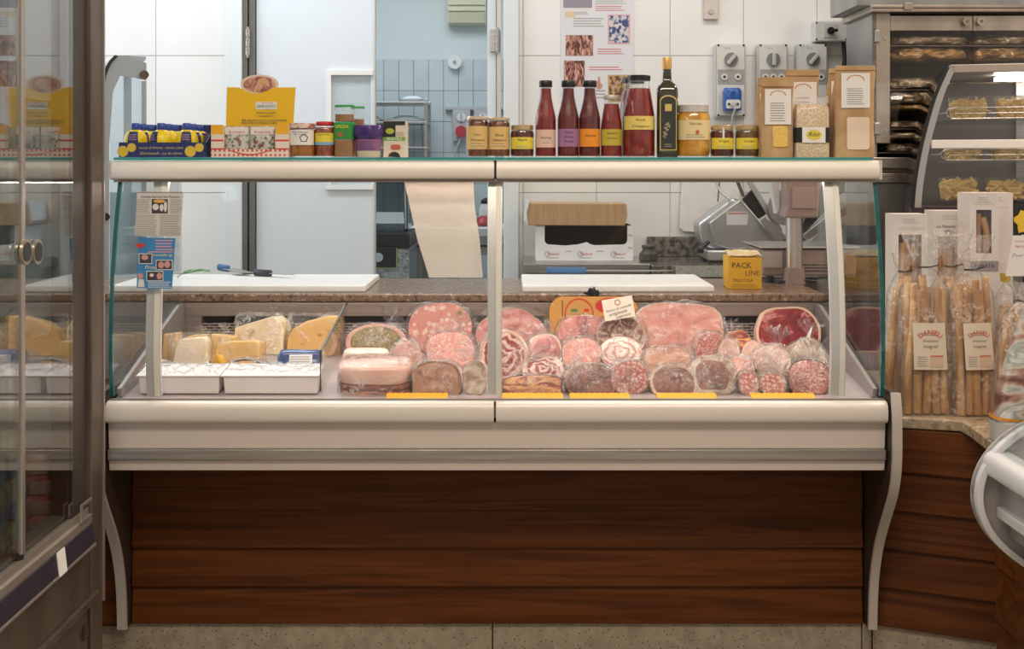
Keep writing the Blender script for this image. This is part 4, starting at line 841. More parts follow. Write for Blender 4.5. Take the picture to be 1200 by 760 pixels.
B().add([(.010+r_*math.cos(math.radians(90+72*i)), -math.sqrt(max(0,Rj**2-(.010+r_*math.cos(math.radians(90+72*i)))**2))-.0002, .052+r_*math.sin(math.radians(90+72*i))) for r_ in (.012,.0095) for i in range(5)], [(i,(i+1)%5,5+(i+1)%5,5+i) for i in range(5)]).build('pentagon_mark', ink, pj)
jar('sauce_jar','small red lidded jar with yellow and blue label','jar',381,24,143,'jar',nmat('red_pesto',[(.3,(.25,.05,.02)),(.7,(.40,.12,.05))],60,rough=.4,coat=.3),red_lid,(.38,.68,L_y,.8),(('Pesto di rosso',.85,.6),),.84)
t = bpy.data.objects['sauce_jar']; B().lathe([(12*K+.0012,.034),(12*K+.0012,.042)], 20, a0=-math.pi/2-1.1, a1=-math.pi/2+1.1).build('label_sea', mat('label_blue', (.22,.42,.62), .5), t, 60)
# stacked spice jars
spice = nmat('ground_spice', [(.3,(.30,.14,.06)),(.7,(.40,.20,.10))], 60, rough=.7); green_lid = mat('green_lid', (.02,.35,.06), .4); G_l = mat('label_green', (.03,.26,.04), .5)
def spice_jar(label, px, d, zoff, H, band, fill, wpx):
    k = d/F; R = wpx*k/2; t = thing('spice_jar', label, 'jar', (PX(px,d), YD(d), SB+zoff))
    B().lathe([(R*.96,0),(R,.003),(R,H-.008),(R*.97,H-.006)], 28, 5).build('jar', glass_jar, t, 40)
    B().lathe([(R*.93,.0025),(R*.93,H*fill)], 28, 5).build('contents', spice, t, 40)
    B().lathe([(R*1.02,H-.0058),(R*1.02,H-.001),(R*.98,H)], 28, 5).build('lid', green_lid, t, 40)
    if band: 
        B().lathe([(R*1.01,H*band[0]),(R*1.01,H*band[1])], 28, 5, cap=False).build('label', G_l, t, 40); text('SPEZIA', .012, mat('label_bright_yellow', (.85,.75,.05), .5), t, -.004, -R*1.01-.001, H*(band[0]+.8*(band[1]-band[0])), fit=R*1.3)
        B().add([(-.008+.008*math.cos(j*.5), -R*1.01-.001, H*(band[0]+.3*(band[1]-band[0]))+.006*math.sin(j*.5)) for j in range(13)], [tuple(range(13))]).build('printed_food', mat('food_print', (.45,.10,.05), .5), t)
spice_jar('green labelled spice jar on the glass shelf, with another jar stacked on it', 404, D0, 0, 41*K, (.52,.96), .5, 24)
spice_jar('clear spice jar with a green lid stacked on the green labelled jar', 404, D0, 41*K+.0008, 20*K, None, .45, 22)
spice_jar('tall clear spice jar with a green lid behind the stacked jars', 419, D0+.07, 0, 60*(D0+.07)/F, None, .75, 16)
# purple tub
t = thing('purple_tub', 'purple gathered plastic tub with a mauve label', 'tub', sh(432)); R = 16.5*K
B().lathe([(R*.80,0),(R*.84,.002),(R*.87,.018)], 30).build('base', mat('tub_base', (.62,.55,.42), .4), t, 50)
B().lathe([(R*.871,.0183),(R*.93,.05)], 30, cap=False).build('label', mat('tub_mauve', (.27,.11,.25), .5), t, 50); lines(mat('mauve_print', (.12,.04,.16), .5), t, -.022, .022, .020, .046, 0, 4, bend=R*.925)
B().loft([(0,0,.05,R*.94,R*.94,2),(0,0,.062,R*1.12,R*1.12,2),(0,0,.078,R*1.08,R*1.08,2),(0,0,.088,R*1.0,R*1.0,2),(0,0,.0885,R*.3,R*.3,2)], 40, .006, 60, 3).build('gathered_wrap', mat('purple_film', (.06,.02,.16), .25, coat=.5), t, 60)
# small printed box
t = thing('sauce_carton', 'small cream carton with black top and green band', 'carton', sh(462), (0,0,-.1)); w_ = 26*K; H = 43*K
bx('carton', mat('carton_cream', (.72,.62,.50), .6), t, -w_/2, w_/2, 0, .045, 0, H, .001)
bx('black_print', ink, t, -w_/2, w_*.06, -.0008, -.0002, H*.56, H*.99); bx('black_print', ink, t, w_*.0605, w_/2, -.0008, -.0002, H*.88, H*.99); bx('green_band', mat('band_green', (.20,.38,.06), .5), t, -w_/2, w_/2, -.0008, -.0002, H*.46, H*.56)
B().add([(-.012+.012*math.cos(j*.5), -.0012, H*.72+.008*math.sin(j*.5)) for j in range(13)], [tuple(range(13))]).build('emblem', mat('lime_print', (.45,.50,.05), .5), t); text('VEGETALE', .01, white_ink, t, 0, -.0012, H*.51, fit=w_*.7)
B().add([(.004+.014*math.cos(j*.5), -.0009, H*.28+.010*math.sin(j*.5)*(1+.3*math.cos(j))) for j in range(13)], [tuple(range(13))]).build('tomato_print', mat('tomato_print', (.50,.12,.07), .5), t)
B().add([(.0+.017*math.cos(j*.33), -.0009, .0+.016*max(0,math.sin(j*.33))) for j in range(10)], [tuple(range(10))]).build('black_bowl_print', ink, t)
lines(ink_g, t, w_*.1, w_*.46, H*.58, H*.70, -.0009, 3)
# row of jars and bottles
jar('honey_jar','tall gold lidded jar with ochre label, beside the doorway','jar',559.5,27,137,'honey',jam2,mat('pale_gold_lid', (.72,.58,.44), .35, .4),(.20,.76,L_or,.78),(('Non',.62,.3),("d'Acacia",.40,.62)),.90,lined=2)
jar('honey_jar','tall gold lidded jar with ochre label, beside the small yellow labelled jar','jar',585,26,138,'honey',jam2,mat('pale_gold_lid', (.72,.58,.44), .35, .4),(.20,.76,L_or,.78),(('Miele',.62,.4),('Millefiori',.40,.62)),.90,lined=2)
jar('jam_jar','small jar of dark jam with yellow label beside the pink labelled bottle','jar',612,28,147,'squat',jam,gold_lid,(.26,.62,L_y,.85),(('Rigoni',.78,.4),),.82,lined=2)
jar('sauce_bottle','slim red sauce bottle with a pink label','bottle',639.5,25,95,'bottle',tomato,black_lid,(.13,.36,L_pink,.8),(('Ketchup',.55,.5),('di Pomodoro',.25,.35)),.90)
jar('sauce_bottle','slim red sauce bottle with a purple label','bottle',666,26,95,'bottle',dark_tomato,black_lid,(.14,.37,L_pur,.8),(('Salsa',.8,.4),('di Rapa',.55,.45),('Rossa',.3,.4)),.90)
jar('sauce_bottle','slim red sauce bottle with an orange label','bottle',691,26,95,'bottle',dark_tomato,black_lid,(.14,.37,L_org,.8),(('Piccante',.62,.5),),.90)
jar('sauce_jar_tall','conical red sauce jar with a pale lid and olive yellow label','bottle',716.5,26,112,'passata',tomato,white_lid,(.19,.45,L_yg,.8),(('Passata di',.75,.5),('pomodoro',.45,.5)),.86)
jar('passata_bottle','wide passata bottle with a black lid and yellow label','bottle',748.5,38,89,'passata',tomato,black_lid,(.335,.50,L_yg if 0 else mat('label_soft_yellow', (.78,.60,.16), .55),.85),(('Passata',.72,.3),('Ciliegino',.25,.55)),.84)
jar('passata_bottle','passata bottle half hidden behind the wide one','bottle',742,36,92,'passata',tomato,black_lid,(.335,.49,L_cy,.85),(),.84,d=D0+.095)
# olive oil bottle
d = D0; t = thing('oil_bottle', 'tall square dark olive oil bottle with a gold cap and black label', 'bottle', sh(781.5)); R = 12.2*K; H = 117*K
og = nmat('dark_green_glass', [(.3,(.020,.020,.006)),(.7,(.035,.032,.010))], 5, rough=.06, coat=1, spec=.8)
B().lathe([(R*.94,0),(R,.004),(R,H*.64),(R*.97,H*.68),(R*.80,H*.725),(R*.50,H*.755),(R*.42,H*.78),(R*.38,H*.88)], 40, 6).build('bottle', og, t, 40)
B().lathe([(R*.45,H*.882),(R*.46,H*.90),(R*.46,H*.985),(R*.42,H),(R*.2,H+.0005)], 26).build('cap', mat('gold_cap', (.75,.45,.16), .35, .5), t, 40)
for z in (.905,.925,.945): B().lathe([(R*.475,H*z),(R*.475,H*z+.002)], 26).build('cap_ridge', mat('gold_cap', (.75,.45,.16), .35, .5), t, 40)
def archp(hw, z0, z1, y, n=10): return [(-hw,z0),(hw,z0)]+[(hw*math.cos(math.pi*i/n), z1-hw*.7+hw*.7*math.sin(math.pi*i/n)) for i in range(n+1)]
B().prism(archp(R*.80,H*.07,H*.62,0), -R-.0012, -R-.0006, 'Y').build('label_border', gold_ink, t); B().prism(archp(R*.72,H*.08,H*.605,0), -R-.0018, -R-.0013, 'Y').build('label', mat('label_slate', (.025,.032,.030), .5), t)
bx('gold_crest', gold_ink, t, -R*.32, R*.32, -R-.0026, -R-.0020, H*.46, H*.53)
ol = B()
for i in range(9):
    a = .5+i*.55; cx, cz = -.004+.007*math.cos(a), H*.27+.018*math.sin(a*1.3); ol.add([(cx+.006*math.cos(a+j*.79)*(.4 if j % 2 else 1), -R-.0024, cz+.006*math.sin(a+j*.79)*(.4 if j % 2 else 1)) for j in range(8)], [tuple(range(8))])
ol.build('olive_branch_print', mat('pale_gold_print', (.42,.36,.22), .5), t)
lines(mat('pale_gold_print', (.42,.36,.22), .5), t, -R*.35, R*.35, H*.10, H*.14, -R-.0022, 2)
jar('peach_jar','wide jar of yellow peaches in syrup with a cream label','jar',812.5,39,123,'squat',peach,white_lid,(.33,.70,L_cy,.85),(('Pesche',.8,.35),),.84,lined=2)
t = bpy.data.objects['peach_jar']; Rj = 19.5*K+.0013; B().add([(.004+.005*math.cos(j*.5), -Rj-.0002, 62*K*.47+.006*math.sin(j*.5)) for j in range(13)], [tuple(range(13))]).build('fruit_print', mat('fruit_print', (.55,.10,.04), .5), t)
jar('jam_jar','small jar of red jam with yellow label beside the peach jar','jar',846,28,147,'squat',jam,gold_lid,(.26,.60,L_y,.85),(('Prugne',.7,.4),),.82,lined=2)
bx('paper_seal', paper, bpy.data.objects['jam_jar.001'], -.004, .001, -.0335, -.0328, .052, .080)
jar('jam_jar','small jar of brown jam with yellow label beside a kraft bag','jar',875,28,147,'squat',nmat('chestnut_jam',[(.3,(.10,.05,.015)),(.7,(.20,.10,.03))],50,rough=.3,coat=.4),gold_lid,(.26,.60,L_y,.85),(('Castagne',.7,.45),),.82,lined=2)
# kraft bags
def bag(label, px, wpx, ytop, d, dep, labz, win, fold=.10, yaw=0, winm=None):
    k = d/F; w_ = wpx*k/2; H = (185-ytop)*k; s = px
    t = thing('kraft_bag', label, 'paper bag', sh(px, d), (0,0,yaw))
    n = 12; secs = []
    for i in range(n+1):
        z = i/n; ry = dep/2*(1 if z < .62 else max(.04, 1-(z-.62)/.32)); secs.append((0, -(dep/2-max(.003, ry)), H*z*(1-fold*.5), w_*(1-.04*z), max(.003, ry), 7 if z < .9 else 6))
    B().loft(secs, 36, .0022, 26, s).build('bag', kraft, t, 35)
    bx('folded_top', kraft, t, -w_*.97, w_*.97, -dep/2-.004, -dep/2+.004, H*(1-fold), H, .001)
    fy = lambda z: -dep/2-.003
    z0, z1, hw = labz
    if z1: 
        ya, yb2 = fy(z0)-.001, fy(z1)-.001; ya = min(ya, fy(.62)-.001) if z0 < .62 else ya
        P = [(-hw*w_, ya, H*z0), (hw*w_, ya, H*z0), (hw*w_, ya if z1 < .62 else yb2-.0, H*z1), (-hw*w_, ya if z1 < .62 else yb2, H*z1)]
        if z0 < .62 < z1: P = [(-hw*w_,ya,H*z0),(hw*w_,ya,H*z0),(hw*w_,ya,H*.62),(-hw*w_,ya,H*.62),(hw*w_,yb2,H*z1),(-hw*w_,yb2,H*z1)]; fs = [(0,1,2,3),(3,2,4,5)]
        else: fs = [(0,1,2,3)]
        B().add(P, fs).build('label', paper, t)
        lo = z1-.14
        lines(ink_g, t, -hw*w_*.6, hw*w_*.6, H*(z0+.03), H*(lo-.02) if lo > z0+.06 else H*(z0+.06), ya-.0008, 8)
        # printed arch emblem near the label's top, lying in the sloped upper part
        zc = z1-.08; m_ = mat('arch_print', (.62,.25,.10), .6)
        sl = (fy(z1)-fy(.62))/(H*(z1-.62)) if z1 > .64 else 0
        vs = []
        for rr in (.62, .54):
            for i in range(13):
                a = math.pi*i/12; x = hw*w_*rr*math.cos(a); z = H*zc+hw*w_*rr*.62*math.sin(a); vs.append((x, (fy(.62)+(z-H*.62)*sl if z > H*.62 else fy(.62))-.0022, z))
        B().add(vs, [(i,i+1,14+i,13+i) for i in range(12)]).build('arch_emblem', m_, t)
    if win:
        a, b2, c, e = win; B().prism(rrect(a*w_, b2*w_, c*H, e*H, .007), -dep/2-.0032, -dep/2-.0018, 'Y').build('window', winm, t)
    return t
flour = nmat('flour', [(.3,(.74,.58,.44)),(.7,(.80,.65,.51))], 16, rough=.7); polenta = nmat('yellow_polenta', [(.3,(.76,.47,.10)),(.7,(.82,.56,.16))], 90, rough=.7)
bag('kraft paper bag with a yellow meal window beside the jam jars', 908, 38, 92, D0-.02, .07, (.41,.85,.80), (-.32,.60,.13,.395), .12, 0, polenta)
bag('kraft paper bag half hidden behind the yellow meal bag', 897, 24, 92, D0+.07, .06, (.42,.80,.8), None, .10)
bag('kraft paper bag standing behind the rice packet', 937, 40, 83, D0+.085, .07, (.3,.86,.8), None, .07)
bag('tall kraft paper bag with a white flour window at the shelf end', 998, 47, 79, D0-.02, .08, (.54,.92,.70), (-.42,.68,.085,.44), .05, -.04, flour)
bag('kraft paper bag behind the flour window bag', 982, 30, 82, D0+.09, .07, (.45,.86,.8), None, .05)
# rice packet
rice = spot_mat('rice_grains', (.52,.38,.24), (.80,.68,.52), 260, .30, .5, .16, (.62,.47,.31))
t = thing('rice_packet', 'clear vacuum packet of rice with a black and white band', 'packet', sh(950, D0-.035)); k = (D0-.035)/F; w_ = 19.5*k; H = 62*k
B().loft([(0,0,0,w_,.026,7),(0,0,.01,w_*1.02,.028,7),(0,0,H*.9,w_*.98,.027,7),(0,0,H,w_*.9,.02,7)],36,.0015,40,3).build('rice', rice, t, 40)
B().loft([(0,0,H*.28,w_*1.04,.030,7),(0,0,H*.56,w_*1.03,.030,7)],36,cap=False).build('band', black, t, 40)
bx('label', paper, t, -w_*.68, w_*.70, -.0325, -.0315, H*.275, H*.565)
B().add([(.001+.021*math.cos(j*.3), -.0330, H*.42+.014*math.sin(j*.3)) for j in range(21)], [tuple(range(21))]).build('oval_emblem', mat('emblem_yellow', (.75,.60,.08), .5), t); text('Riso', .016, ink, t, 0, -.0336, H*.43, fit=.03, shear=.3)
B().grid(lambda u, v: ((u-.5)*2*w_*1.02, -.010+.004*math.sin(u*9), H+v*.02+.003*math.sin(u*14)), 16, 3).build('sealed_top', clear('cloudy_film', (.95,.93,.92), .06, .2, .35), t, 60)
# ================================================================== on the worktop
WZ = .9562
board_m = nmat('board_white', [(.3,(.82,.80,.78)),(.7,(.86,.84,.82))], 20, rough=.5)
def board(label, xa, xb, yf, yb, cut=0):
    t = tag(B().prism([(xa,yf),(xb,yf),(xb-cut,yb),(xa+cut*.3,yb)], WZ, WZ+.02, 'Z').build('cutting_board', board_m, None, bevel=.004), label, 'cutting board'); return t
board('long white cutting board under the blue handled knife, by the flyer', PX(128,3.75), PX(428,3.75), .69, 1.09)
board('white cutting board in front of the cardboard boxes', PX(612,3.75), PX(837,3.75), .69, 1.09)
def knife(label, px, py, hl, bl, ang, hm, bw=.03):
    z = WZ+.0215; d = (CZ-z)*F/(py-HZ); t = thing('knife', label, 'knife', (PX(px,d), YD(d), z), (0,0,ang))
    B().loft([(0,.0,0,hl*.5,.011,3),(0,0,.004,hl*.52,.013,3),(0,0,.016,hl*.52,.013,3),(0,0,.021,hl*.48,.009,3)],24).build('handle', hm, t, 50)
    B().prism([(hl*.5,-bw*.45),(hl*.5+bl*.75,-bw*.45),(hl*.5+bl,bw*.35),(hl*.5+bl*.6,bw*.5),(hl*.5,bw*.5)], .009, .0115, 'Z').build('blade', steel, t)
blue_h = mat('blue_handle', (.03,.13,.38), .4); knife('broad knife with a blue handle lying on the long cutting board', 262, 317, .10, .20, -1.0, blue_h, .05)
knife('small knife with a black handle on the long cutting board', 308, 323, .075, .10, -.55, mat('dark_handle', (.03,.035,.05), .4), .02)
knife('long slicing knife with a blue handle on the board by the boxes', 664, 320, .135, .30, -.05, mat('blue_handle_pale', (.05,.16,.36), .4), .022)
# yellow film box
d = 3.84; k = d/F; t = thing('film_box', 'yellow carton printed for cling film on the worktop', 'carton', (PX(873,d), YD(d), WZ+.0003), (0,0,-.05)); w_ = 39*k; H = 37*k
ym = mat('carton_yellow', (.83,.44,.01), .5); bx('carton', ym, t, -w_/2, w_/2, 0, .13, 0, H, .001)
text('PACK', .03, ink, t, -w_*.10, -.0008, H*.74, fit=w_*.58); text('LINE', .03, mat('brown_ink', (.22,.11,.02), .6), t, w_*.22, -.0008, H*.50, fit=w_*.42); text('PELLICOLA', .014, ink, t, -w_*.06, -.0008, H*.27, fit=w_*.58); lines(mat('brown_ink', (.22,.11,.02), .6), t, -w_*.4, w_*.4, H*.04, H*.16, -.0008, 2, .25)
B().grid(lambda u, v: ((u-.5)*w_*1.0, .0+v*.1, H+.004+.016*abs(noise.noise(Vector((u*3,v*3,2))))+.012*v), 10, 6).build('torn_flaps', nmat('flap_tan', [(.3,(.62,.44,.20)),(.7,(.80,.66,.42))], 30, rough=.7), t, 50)
# weighing scale
d = 4.10; k = d/F; t = thing('weighing_scale', 'brownish grey shop scale with a column display on the worktop', 'scale', (PX(942,d), YD(d), WZ+.0003))
tp = mat('scale_taupe', (.31,.22,.20), .42); x = lambda p: PX(p,d)-PX(942,d); z = lambda p: PZ(p,d)-WZ
bx('base', tp, t, x(890), x(998), -.06, .24, .022, z(291), .008); bx('base_corner', mat('scale_light', (.45,.42,.40), .4), t, x(889), x(912), -.066, -.0605, z(312), z(293), .006)
for q in (0,1,2): bx('vent_slot', black, t, x(936), x(985), -.0612, -.0603, z(309+q*3.5), z(308+q*3.5))
for xx in (x(900), x(985)):
    for yy in (-.03, .2): B().cyl((xx,yy,0), .014, .0215).build('foot', black, t, 40)
bx('weighing_plate', steel, t, x(886), x(1002), -.07, .25, z(291)+.004, z(289)+.004, .003); bx('plate_support', black, t, x(900), x(990), -.03, .2, z(291)+.0003, z(291)+.0037)
B().cyl((x(924),-.085,.02), 9.5*k, z(248)-.02, n=28).build('column', mat('column_chrome', (.60,.56,.52), .25, .8), t, 40); B().cyl((x(924),-.085,.0), 13*k, .055, n=28, r2=11*k).build('column_foot', tp, t, 40)
hd = B().prism([(x(910),z(253.5)),(x(948),z(253.5)),(x(952),z(200)),(x(912),z(200)),(x(913),z(240))], -.125, -.03, 'Y').build('display_head', tp, t, bevel=.006)
bx('head_panel', mat('scale_taupe_light', (.36,.26,.235), .4), hd, x(918), x(945), -.130, -.1255, z(243), z(219), .004)
B().prism([(x(901),z(211)),(x(911),z(211)),(x(911),z(246)),(x(908),z(250))], -.03, .02, 'Y').build('display_back', mat('scale_white', (.62,.64,.65), .4), t)
B().tube([(x(905),-.09,.004),(x(925),-.11,.016),(x(960),-.09,.006),(x(995),-.1,.005)], .004).build('cable', black, t, 60)
# ------------------------------------------------------------------ back counter
t = thing('steel_bench', 'low steel bench against the tiled wall beside the doorway', 'bench', (0,0,0)); DB = 4.97
bx('bench_top', steel, t, .05, PX(762,DB), YD(DB), YW-.001, .905, .945, .003); bx('cabinet', steel, t, .07, PX(762,DB)-.02, YD(DB)+.03, YW-.02, .0, .9045)
gx0, gx1 = PX(766,4.87), 1.40
t = thing('granite_bench', 'dark granite topped bench carrying the meat slicer', 'bench', (0,0,0))
bx('bench_top', granite_dk, t, gx0, gx1, YD(4.87)+.004, YW-.0, .905, .945, .004); bx('front_edge', spot_mat('grey_terrazzo', (.35,.36,.33), (.12,.13,.12), 120, .2, .4, .1, (.46,.47,.43)), t, gx0+.09, gx1, YD(4.87)-.001, YD(4.87)+.0035, .900, .945)
bx('splashback', granite_dk, t, gx0+.03, gx1, YW-.03, YW-.0005, .9455, PZ(277,5.38), .003); bx('cabinet', steel_dk, t, gx0+.02, gx1, YD(4.87)+.05, YW-.04, 0, .9)
# white produce carton with a torn opening
d = 5.14; k = d/F; t = thing('produce_carton', 'white printed carton with a torn front opening on the steel bench', 'carton', (PX(685,d), YD(d), .9455)); W = 114*k; H = 41*k
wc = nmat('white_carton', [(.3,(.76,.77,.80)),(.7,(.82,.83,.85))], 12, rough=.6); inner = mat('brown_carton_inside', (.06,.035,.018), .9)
fr = [(-W/2,0),(W/2,0),(W/2,H),(W*.44,H)]
for i in range(7): a = i/6*math.pi/2; fr.append((W*.44-.02+.02*math.cos(a), H*.46+.02-.02*math.sin(a)-.0))
fr += [(W*.1, H*.44), (W*.06, H*.47), (0.01, H*.53), (-.03, H*.46), (-W*.2, H*.43)]
for i in range(7): a = math.pi/2+i/6*math.pi/2; fr.append((-W*.41+.02+.02*math.cos(a), H*.46+.02-.02*math.sin(a)))
fr += [(-W*.41,H),(-W/2,H)]
B().prism(fr, 0, .004, 'Y').build('front', wc, t)
bx('side', wc, t, -W/2, -W/2+.004, .0045, .2, 0, H); bx('side', wc, t, W/2-.004, W/2, .0045, .2, 0, H); bx('back', inner, t, -W/2+.005, W/2-.005, .19, .196, 0, H); bx('floor_panel', inner, t, -W/2+.005, W/2-.005, .005, .189, 0, .004)
bx('inner_liner', inner, t, -W/2+.0045, -W/2+.006, .006, .188, .005, H); bx('inner_liner', inner, t, W/2-.006, W/2-.0045, .006, .188, .005, H)
for xx in (-W*.34, 0, W*.34):
    text('Melturé', .02, ink_r, t, xx+.006, -.0008, H*.19, fit=.052, shear=.25); ringm(t, xx-.018, H*.19, .011, .011, .14, ink, -.0009, 'ring_print'); lines(ink_g, t, xx-.02, xx+.03, H*.05, H*.11, -.0008, 1, .3)
for zz in (.36, .72): text('Mel', .018, ink_r, t, W*.465, -.0008, H*zz, fit=.022, shear=.25)
lines(ink_g, t, -W*.2, -W*.12, H*.24, H*.30, -.0008, 1, .3, seed=2); lines(ink_g, t, W*.12, W*.2, H*.24, H*.30, -.0008, 1, .3, seed=3)
t = thing('cardboard_lid', 'brown cardboard lid lying on the torn white carton', 'carton lid', (PX(675,d), YD(d)-.012, .9455+H+.0006), (0, .006, .02)); W2 = 120*k; H2 = 26*k
B().prism([(-W2/2+.015,0),(W2/2-.01,-.0),(W2/2,H2*.5),(W2/2-.004,H2),(-W2/2+.02,H2),(-W2/2+.008,H2*.6)], 0, .2, 'Y').build('lid', cardboard, t, bevel=.004)
B().prism([(-W2/2,H2*.2),(-W2/2+.014,.004),(-W2/2+.008,H2*.6),(-W2/2+.02,H2+.006),(-W2/2+.004,H2+.012)], -.003, .14, 'Y').build('white_flap', wc, t)
bx('crease', mat('crease_brown', (.40,.26,.13), .8), t, W2*-.12, W2*-.115, -.0006, -.0001, .004, H2-.004)
t = thing('black_pot', 'small black faceted pot beside the white carton', 'pot', (PX(760,5.12), YD(5.12), .9458)); B().lathe([(.036,0),(.040,.004),(.040,.03),(.03,.042),(.026,.05),(.03,.062)],8).build('body', mat('pot_black', (.05,.045,.04), .4), t); B().lathe([(.031,.0625),(.028,.068),(.01,.07)],8).build('lid', mat('pot_black', (.05,.045,.04), .4), t)
# white board standing on the splashback
t = tag(B().prism([(PX(797,5.36),PZ(267,5.36)),(PX(802,5.36),PZ(271.5,5.36)),(PX(868,5.36),PZ(276.5,5.36)),(PX(868,5.36),PZ(196,5.36)),(PX(801,5.36),PZ(196,5.36))], YW-.024, YW-.008, 'Y').build('wall_board', board_m, None, bevel=.004), 'white plastic board leaning on the wall behind the slicer', 'board')
# ------------------------------------------------------------------ meat slicer
d = 5.05; t = thing('meat_slicer', 'silver gravity meat slicer on the granite bench', 'slicer', (PX(880,d), YD(d), .9455)); x = lambda p: PX(p,d)-PX(880,d); z = lambda p: PZ(p,d)-.9455
cast = nmat('cast_aluminium', [(.3,(.50,.51,.52)),(.7,(.62,.63,.64))], 4, rough=.30, metal=.75)
def pl(name, pts, y0, y1, m, bev=.004, par=None): return B().prism([(x(a), max(z(b2), .0)) for a, b2 in pts], y0, y1, 'Y').build(name, m, par or t, 40, bev)
pl('body', [(818,262),(858,232),(866,233),(911,284),(903,292),(852,292),(833,292),(822,284)], .0, .16, cast, .012)
fp = pl('side_plate', [(830,260.5),(865.6,234),(910.5,284),(902,291),(852,291),(836.5,286)], -.03, -.001, cast, .004)
bx('warning_label', mat('sticker_white', (.66,.68,.72), .5), fp, x(850), x(874.5), -.0312, -.0303, z(263), z(247.5)); bx('label_red_line', mat('sticker_red', (.55,.25,.25), .5), fp, x(851.5), x(873), -.0318, -.0313, z(250.5), z(248.5))
pl('base', [(826,292.5),(966,292.5),(968,300),(965,304),(828,304)], -.05, .2, cast, .006)
for a in (832, 858, 950):
    for yy in (-.03, .16): B().cyl((x(a), yy, 0), .012, z(304), n=14).build('foot', black, t, 40)
B().tube([(x(829),-.02,z(283)),(x(820),-.045,z(290))], .010, 10).build('knob_stem', black, t, 40); B().cyl((x(818.5)-.012,-.05,z(291)), .016, .024, 'X', 16).build('knob', black, t, 40)
pl('motor_housing', [(867,233),(878.5,221.5),(897,249),(886.5,256)], -.05, -.0315, black, .004)
pl('gauge_plate', [(866,204),(873,204),(913,268),(910,276)], -.07, -.055, cast, .003); pl('gauge_plate', [(858,204),(862,204),(872,229),(869,231)], -.02, -.008, steel_dk, .002)
pl('carriage_arm', [(886,257),(891,251),(917,277),(905,284)], -.09, -.072, steel, .003)
B().cyl((x(915),-.1,z(242)), .075, .01, 'Y', 36).build('blade', steel, t, 40)
pl('food_carriage', [(932,270),(960,216),(986,204),(986,222),(938,273)], -.06, -.02, black, .003); pl('carriage_tray', [(934,274),(962,252),(985,240),(985,250),(940,280)], -.09, -.065, steel, .003); pl('carriage_foot', [(930,291.5),(960,266),(984,258),(984,264),(946,291.5)], -.08, -.03, cast, .003)
B().tube([(x(840),.05,z(212)),(x(846),.02,z(226)),(x(856),-.01,z(234.5))], .0045).build('handle_rod', steel, t, 50); B().tube([(x(847),.08,z(211)),(x(845),.08,z(237))], .003).build('guard_rod', steel_dk, t, 50)
# ------------------------------------------------------------------ wall fittings
sock_m = mat('socket_grey', (.56,.57,.55), .45); sock_l = mat('socket_light', (.66,.66,.63), .45)
def socket(label, px, blue):
    d = DW-.01; k = d/F; t = thing('interlocked_socket', label, 'wall socket', (PX(px,d), YW-.0002, PZ(138,d)), group=None); w_ = 36*k; H = 86*k
    B().prism(rrect(-w_/2, w_/2, 0, H, .012), -.05, 0, 'Y').build('back_box', sock_m, t, 40, .003); B().prism(rrect(-w_/2+.008, w_/2-.008, .008, H-.006, .006), -.066, -.0505, 'Y').build('front_cover', sock_l, t, 40, .002)
    B().cyl((0,-.076,H*.78), .030, .0095, 'Y', 28).build('dial', mat('dial_grey', (.20,.20,.20), .4), t, 40); o = B().box(-.008,.008,-.094,-.0765,-.028,.028).build('dial_grip', mat('grip_grey', (.50,.50,.48), .4), t, bevel=.003); o.location = (0,0,H*.78); o.rotation_euler = (0,.7 if px != 903 else 0,0)
    bx('fuse_window', mat('fuse_dark', (.36,.35,.33), .3), t, -w_/2+.01, w_/2-.01, -.0675, -.0664, H*.445, H*.645)
    for xx in ((-.03,.03) if blue else (-.036,0,.036)): B().cyl((xx,-.072,H*.545), .015, .0042, 'Y', 18).build('fuse_cap', sock_l, t, 40); B().cyl((xx,-.0735,H*.545), .006, .0012, 'Y', 12).build('fuse_slot', black, t, 40)
    for xx in (-1, 1):
        for zz in (.03, .97): B().cyl((xx*(w_/2-.013),-.0675,H*zz), .005, .001, 'Y', 10).build('screw', black, t)
    text('3P+N', .01, ink_g, t, -.015, -.0668, H*.93)
    if blue:
        bm = mat('socket_blue', (.02,.10,.38), .35); B().loft([(0,-.09,H*.09,.040,.024,4),(0,-.09,H*.22,.040,.024,4),(0,-.095,H*.34,.041,.028,3),(0,-.09,H*.39,.034,.020,3)],26).build('socket_hood', bm, t, 50)
        B().prism(rrect(-.032,.032,H*.11,H*.23,.01), -.122, -.1195, 'Y').build('socket_face', sock_l, t)
        for xx in (-.019,0,.019): B().cyl((xx,-.1245,H*.17), .0055, .002, 'Y', 12).build('pin_hole', black, t)
        B().cyl((0,-.14,H*.17), .009, .016, 'Y', 12).build('plug', grey_pl, t, 40); B().tube([(0,-.14,H*.17),(.002,-.15,H*.10),(-.002,-.12,0),(-.006,-.09,-.08),(-.01,-.06,-.2)], .005).build('cable', grey_pl, t, 60)
socket('grey wall socket unit with a blue hooded plug', 854, True); socket('grey wall socket unit with an upright dial, behind the kraft bags', 903, False); socket('grey wall socket unit below the black knob switch box', 949, False)
d = DW-.01; k = d/F; t = thing('switch_box', 'grey switch box with a black knob high on the tiles', 'switch', (PX(970,d), YW-.0002, PZ(50,d))); w_ = 38*k; H = 24*k
bx('box', sock_l, t, -w_/2, w_/2, -.07, 0, 0, H, .006); bx('face_plate', sock_m, t, -.035, .025, -.0735, -.0705, .015, H-.012, .002); B().cyl((-.005,-.09,H*.5), .016, .016, 'Y', 18).build('knob', black, t, 40); bx('knob_grip', black, t, -.008, .022, -.102, -.0905, H*.5-.006, H*.5+.006, .002)
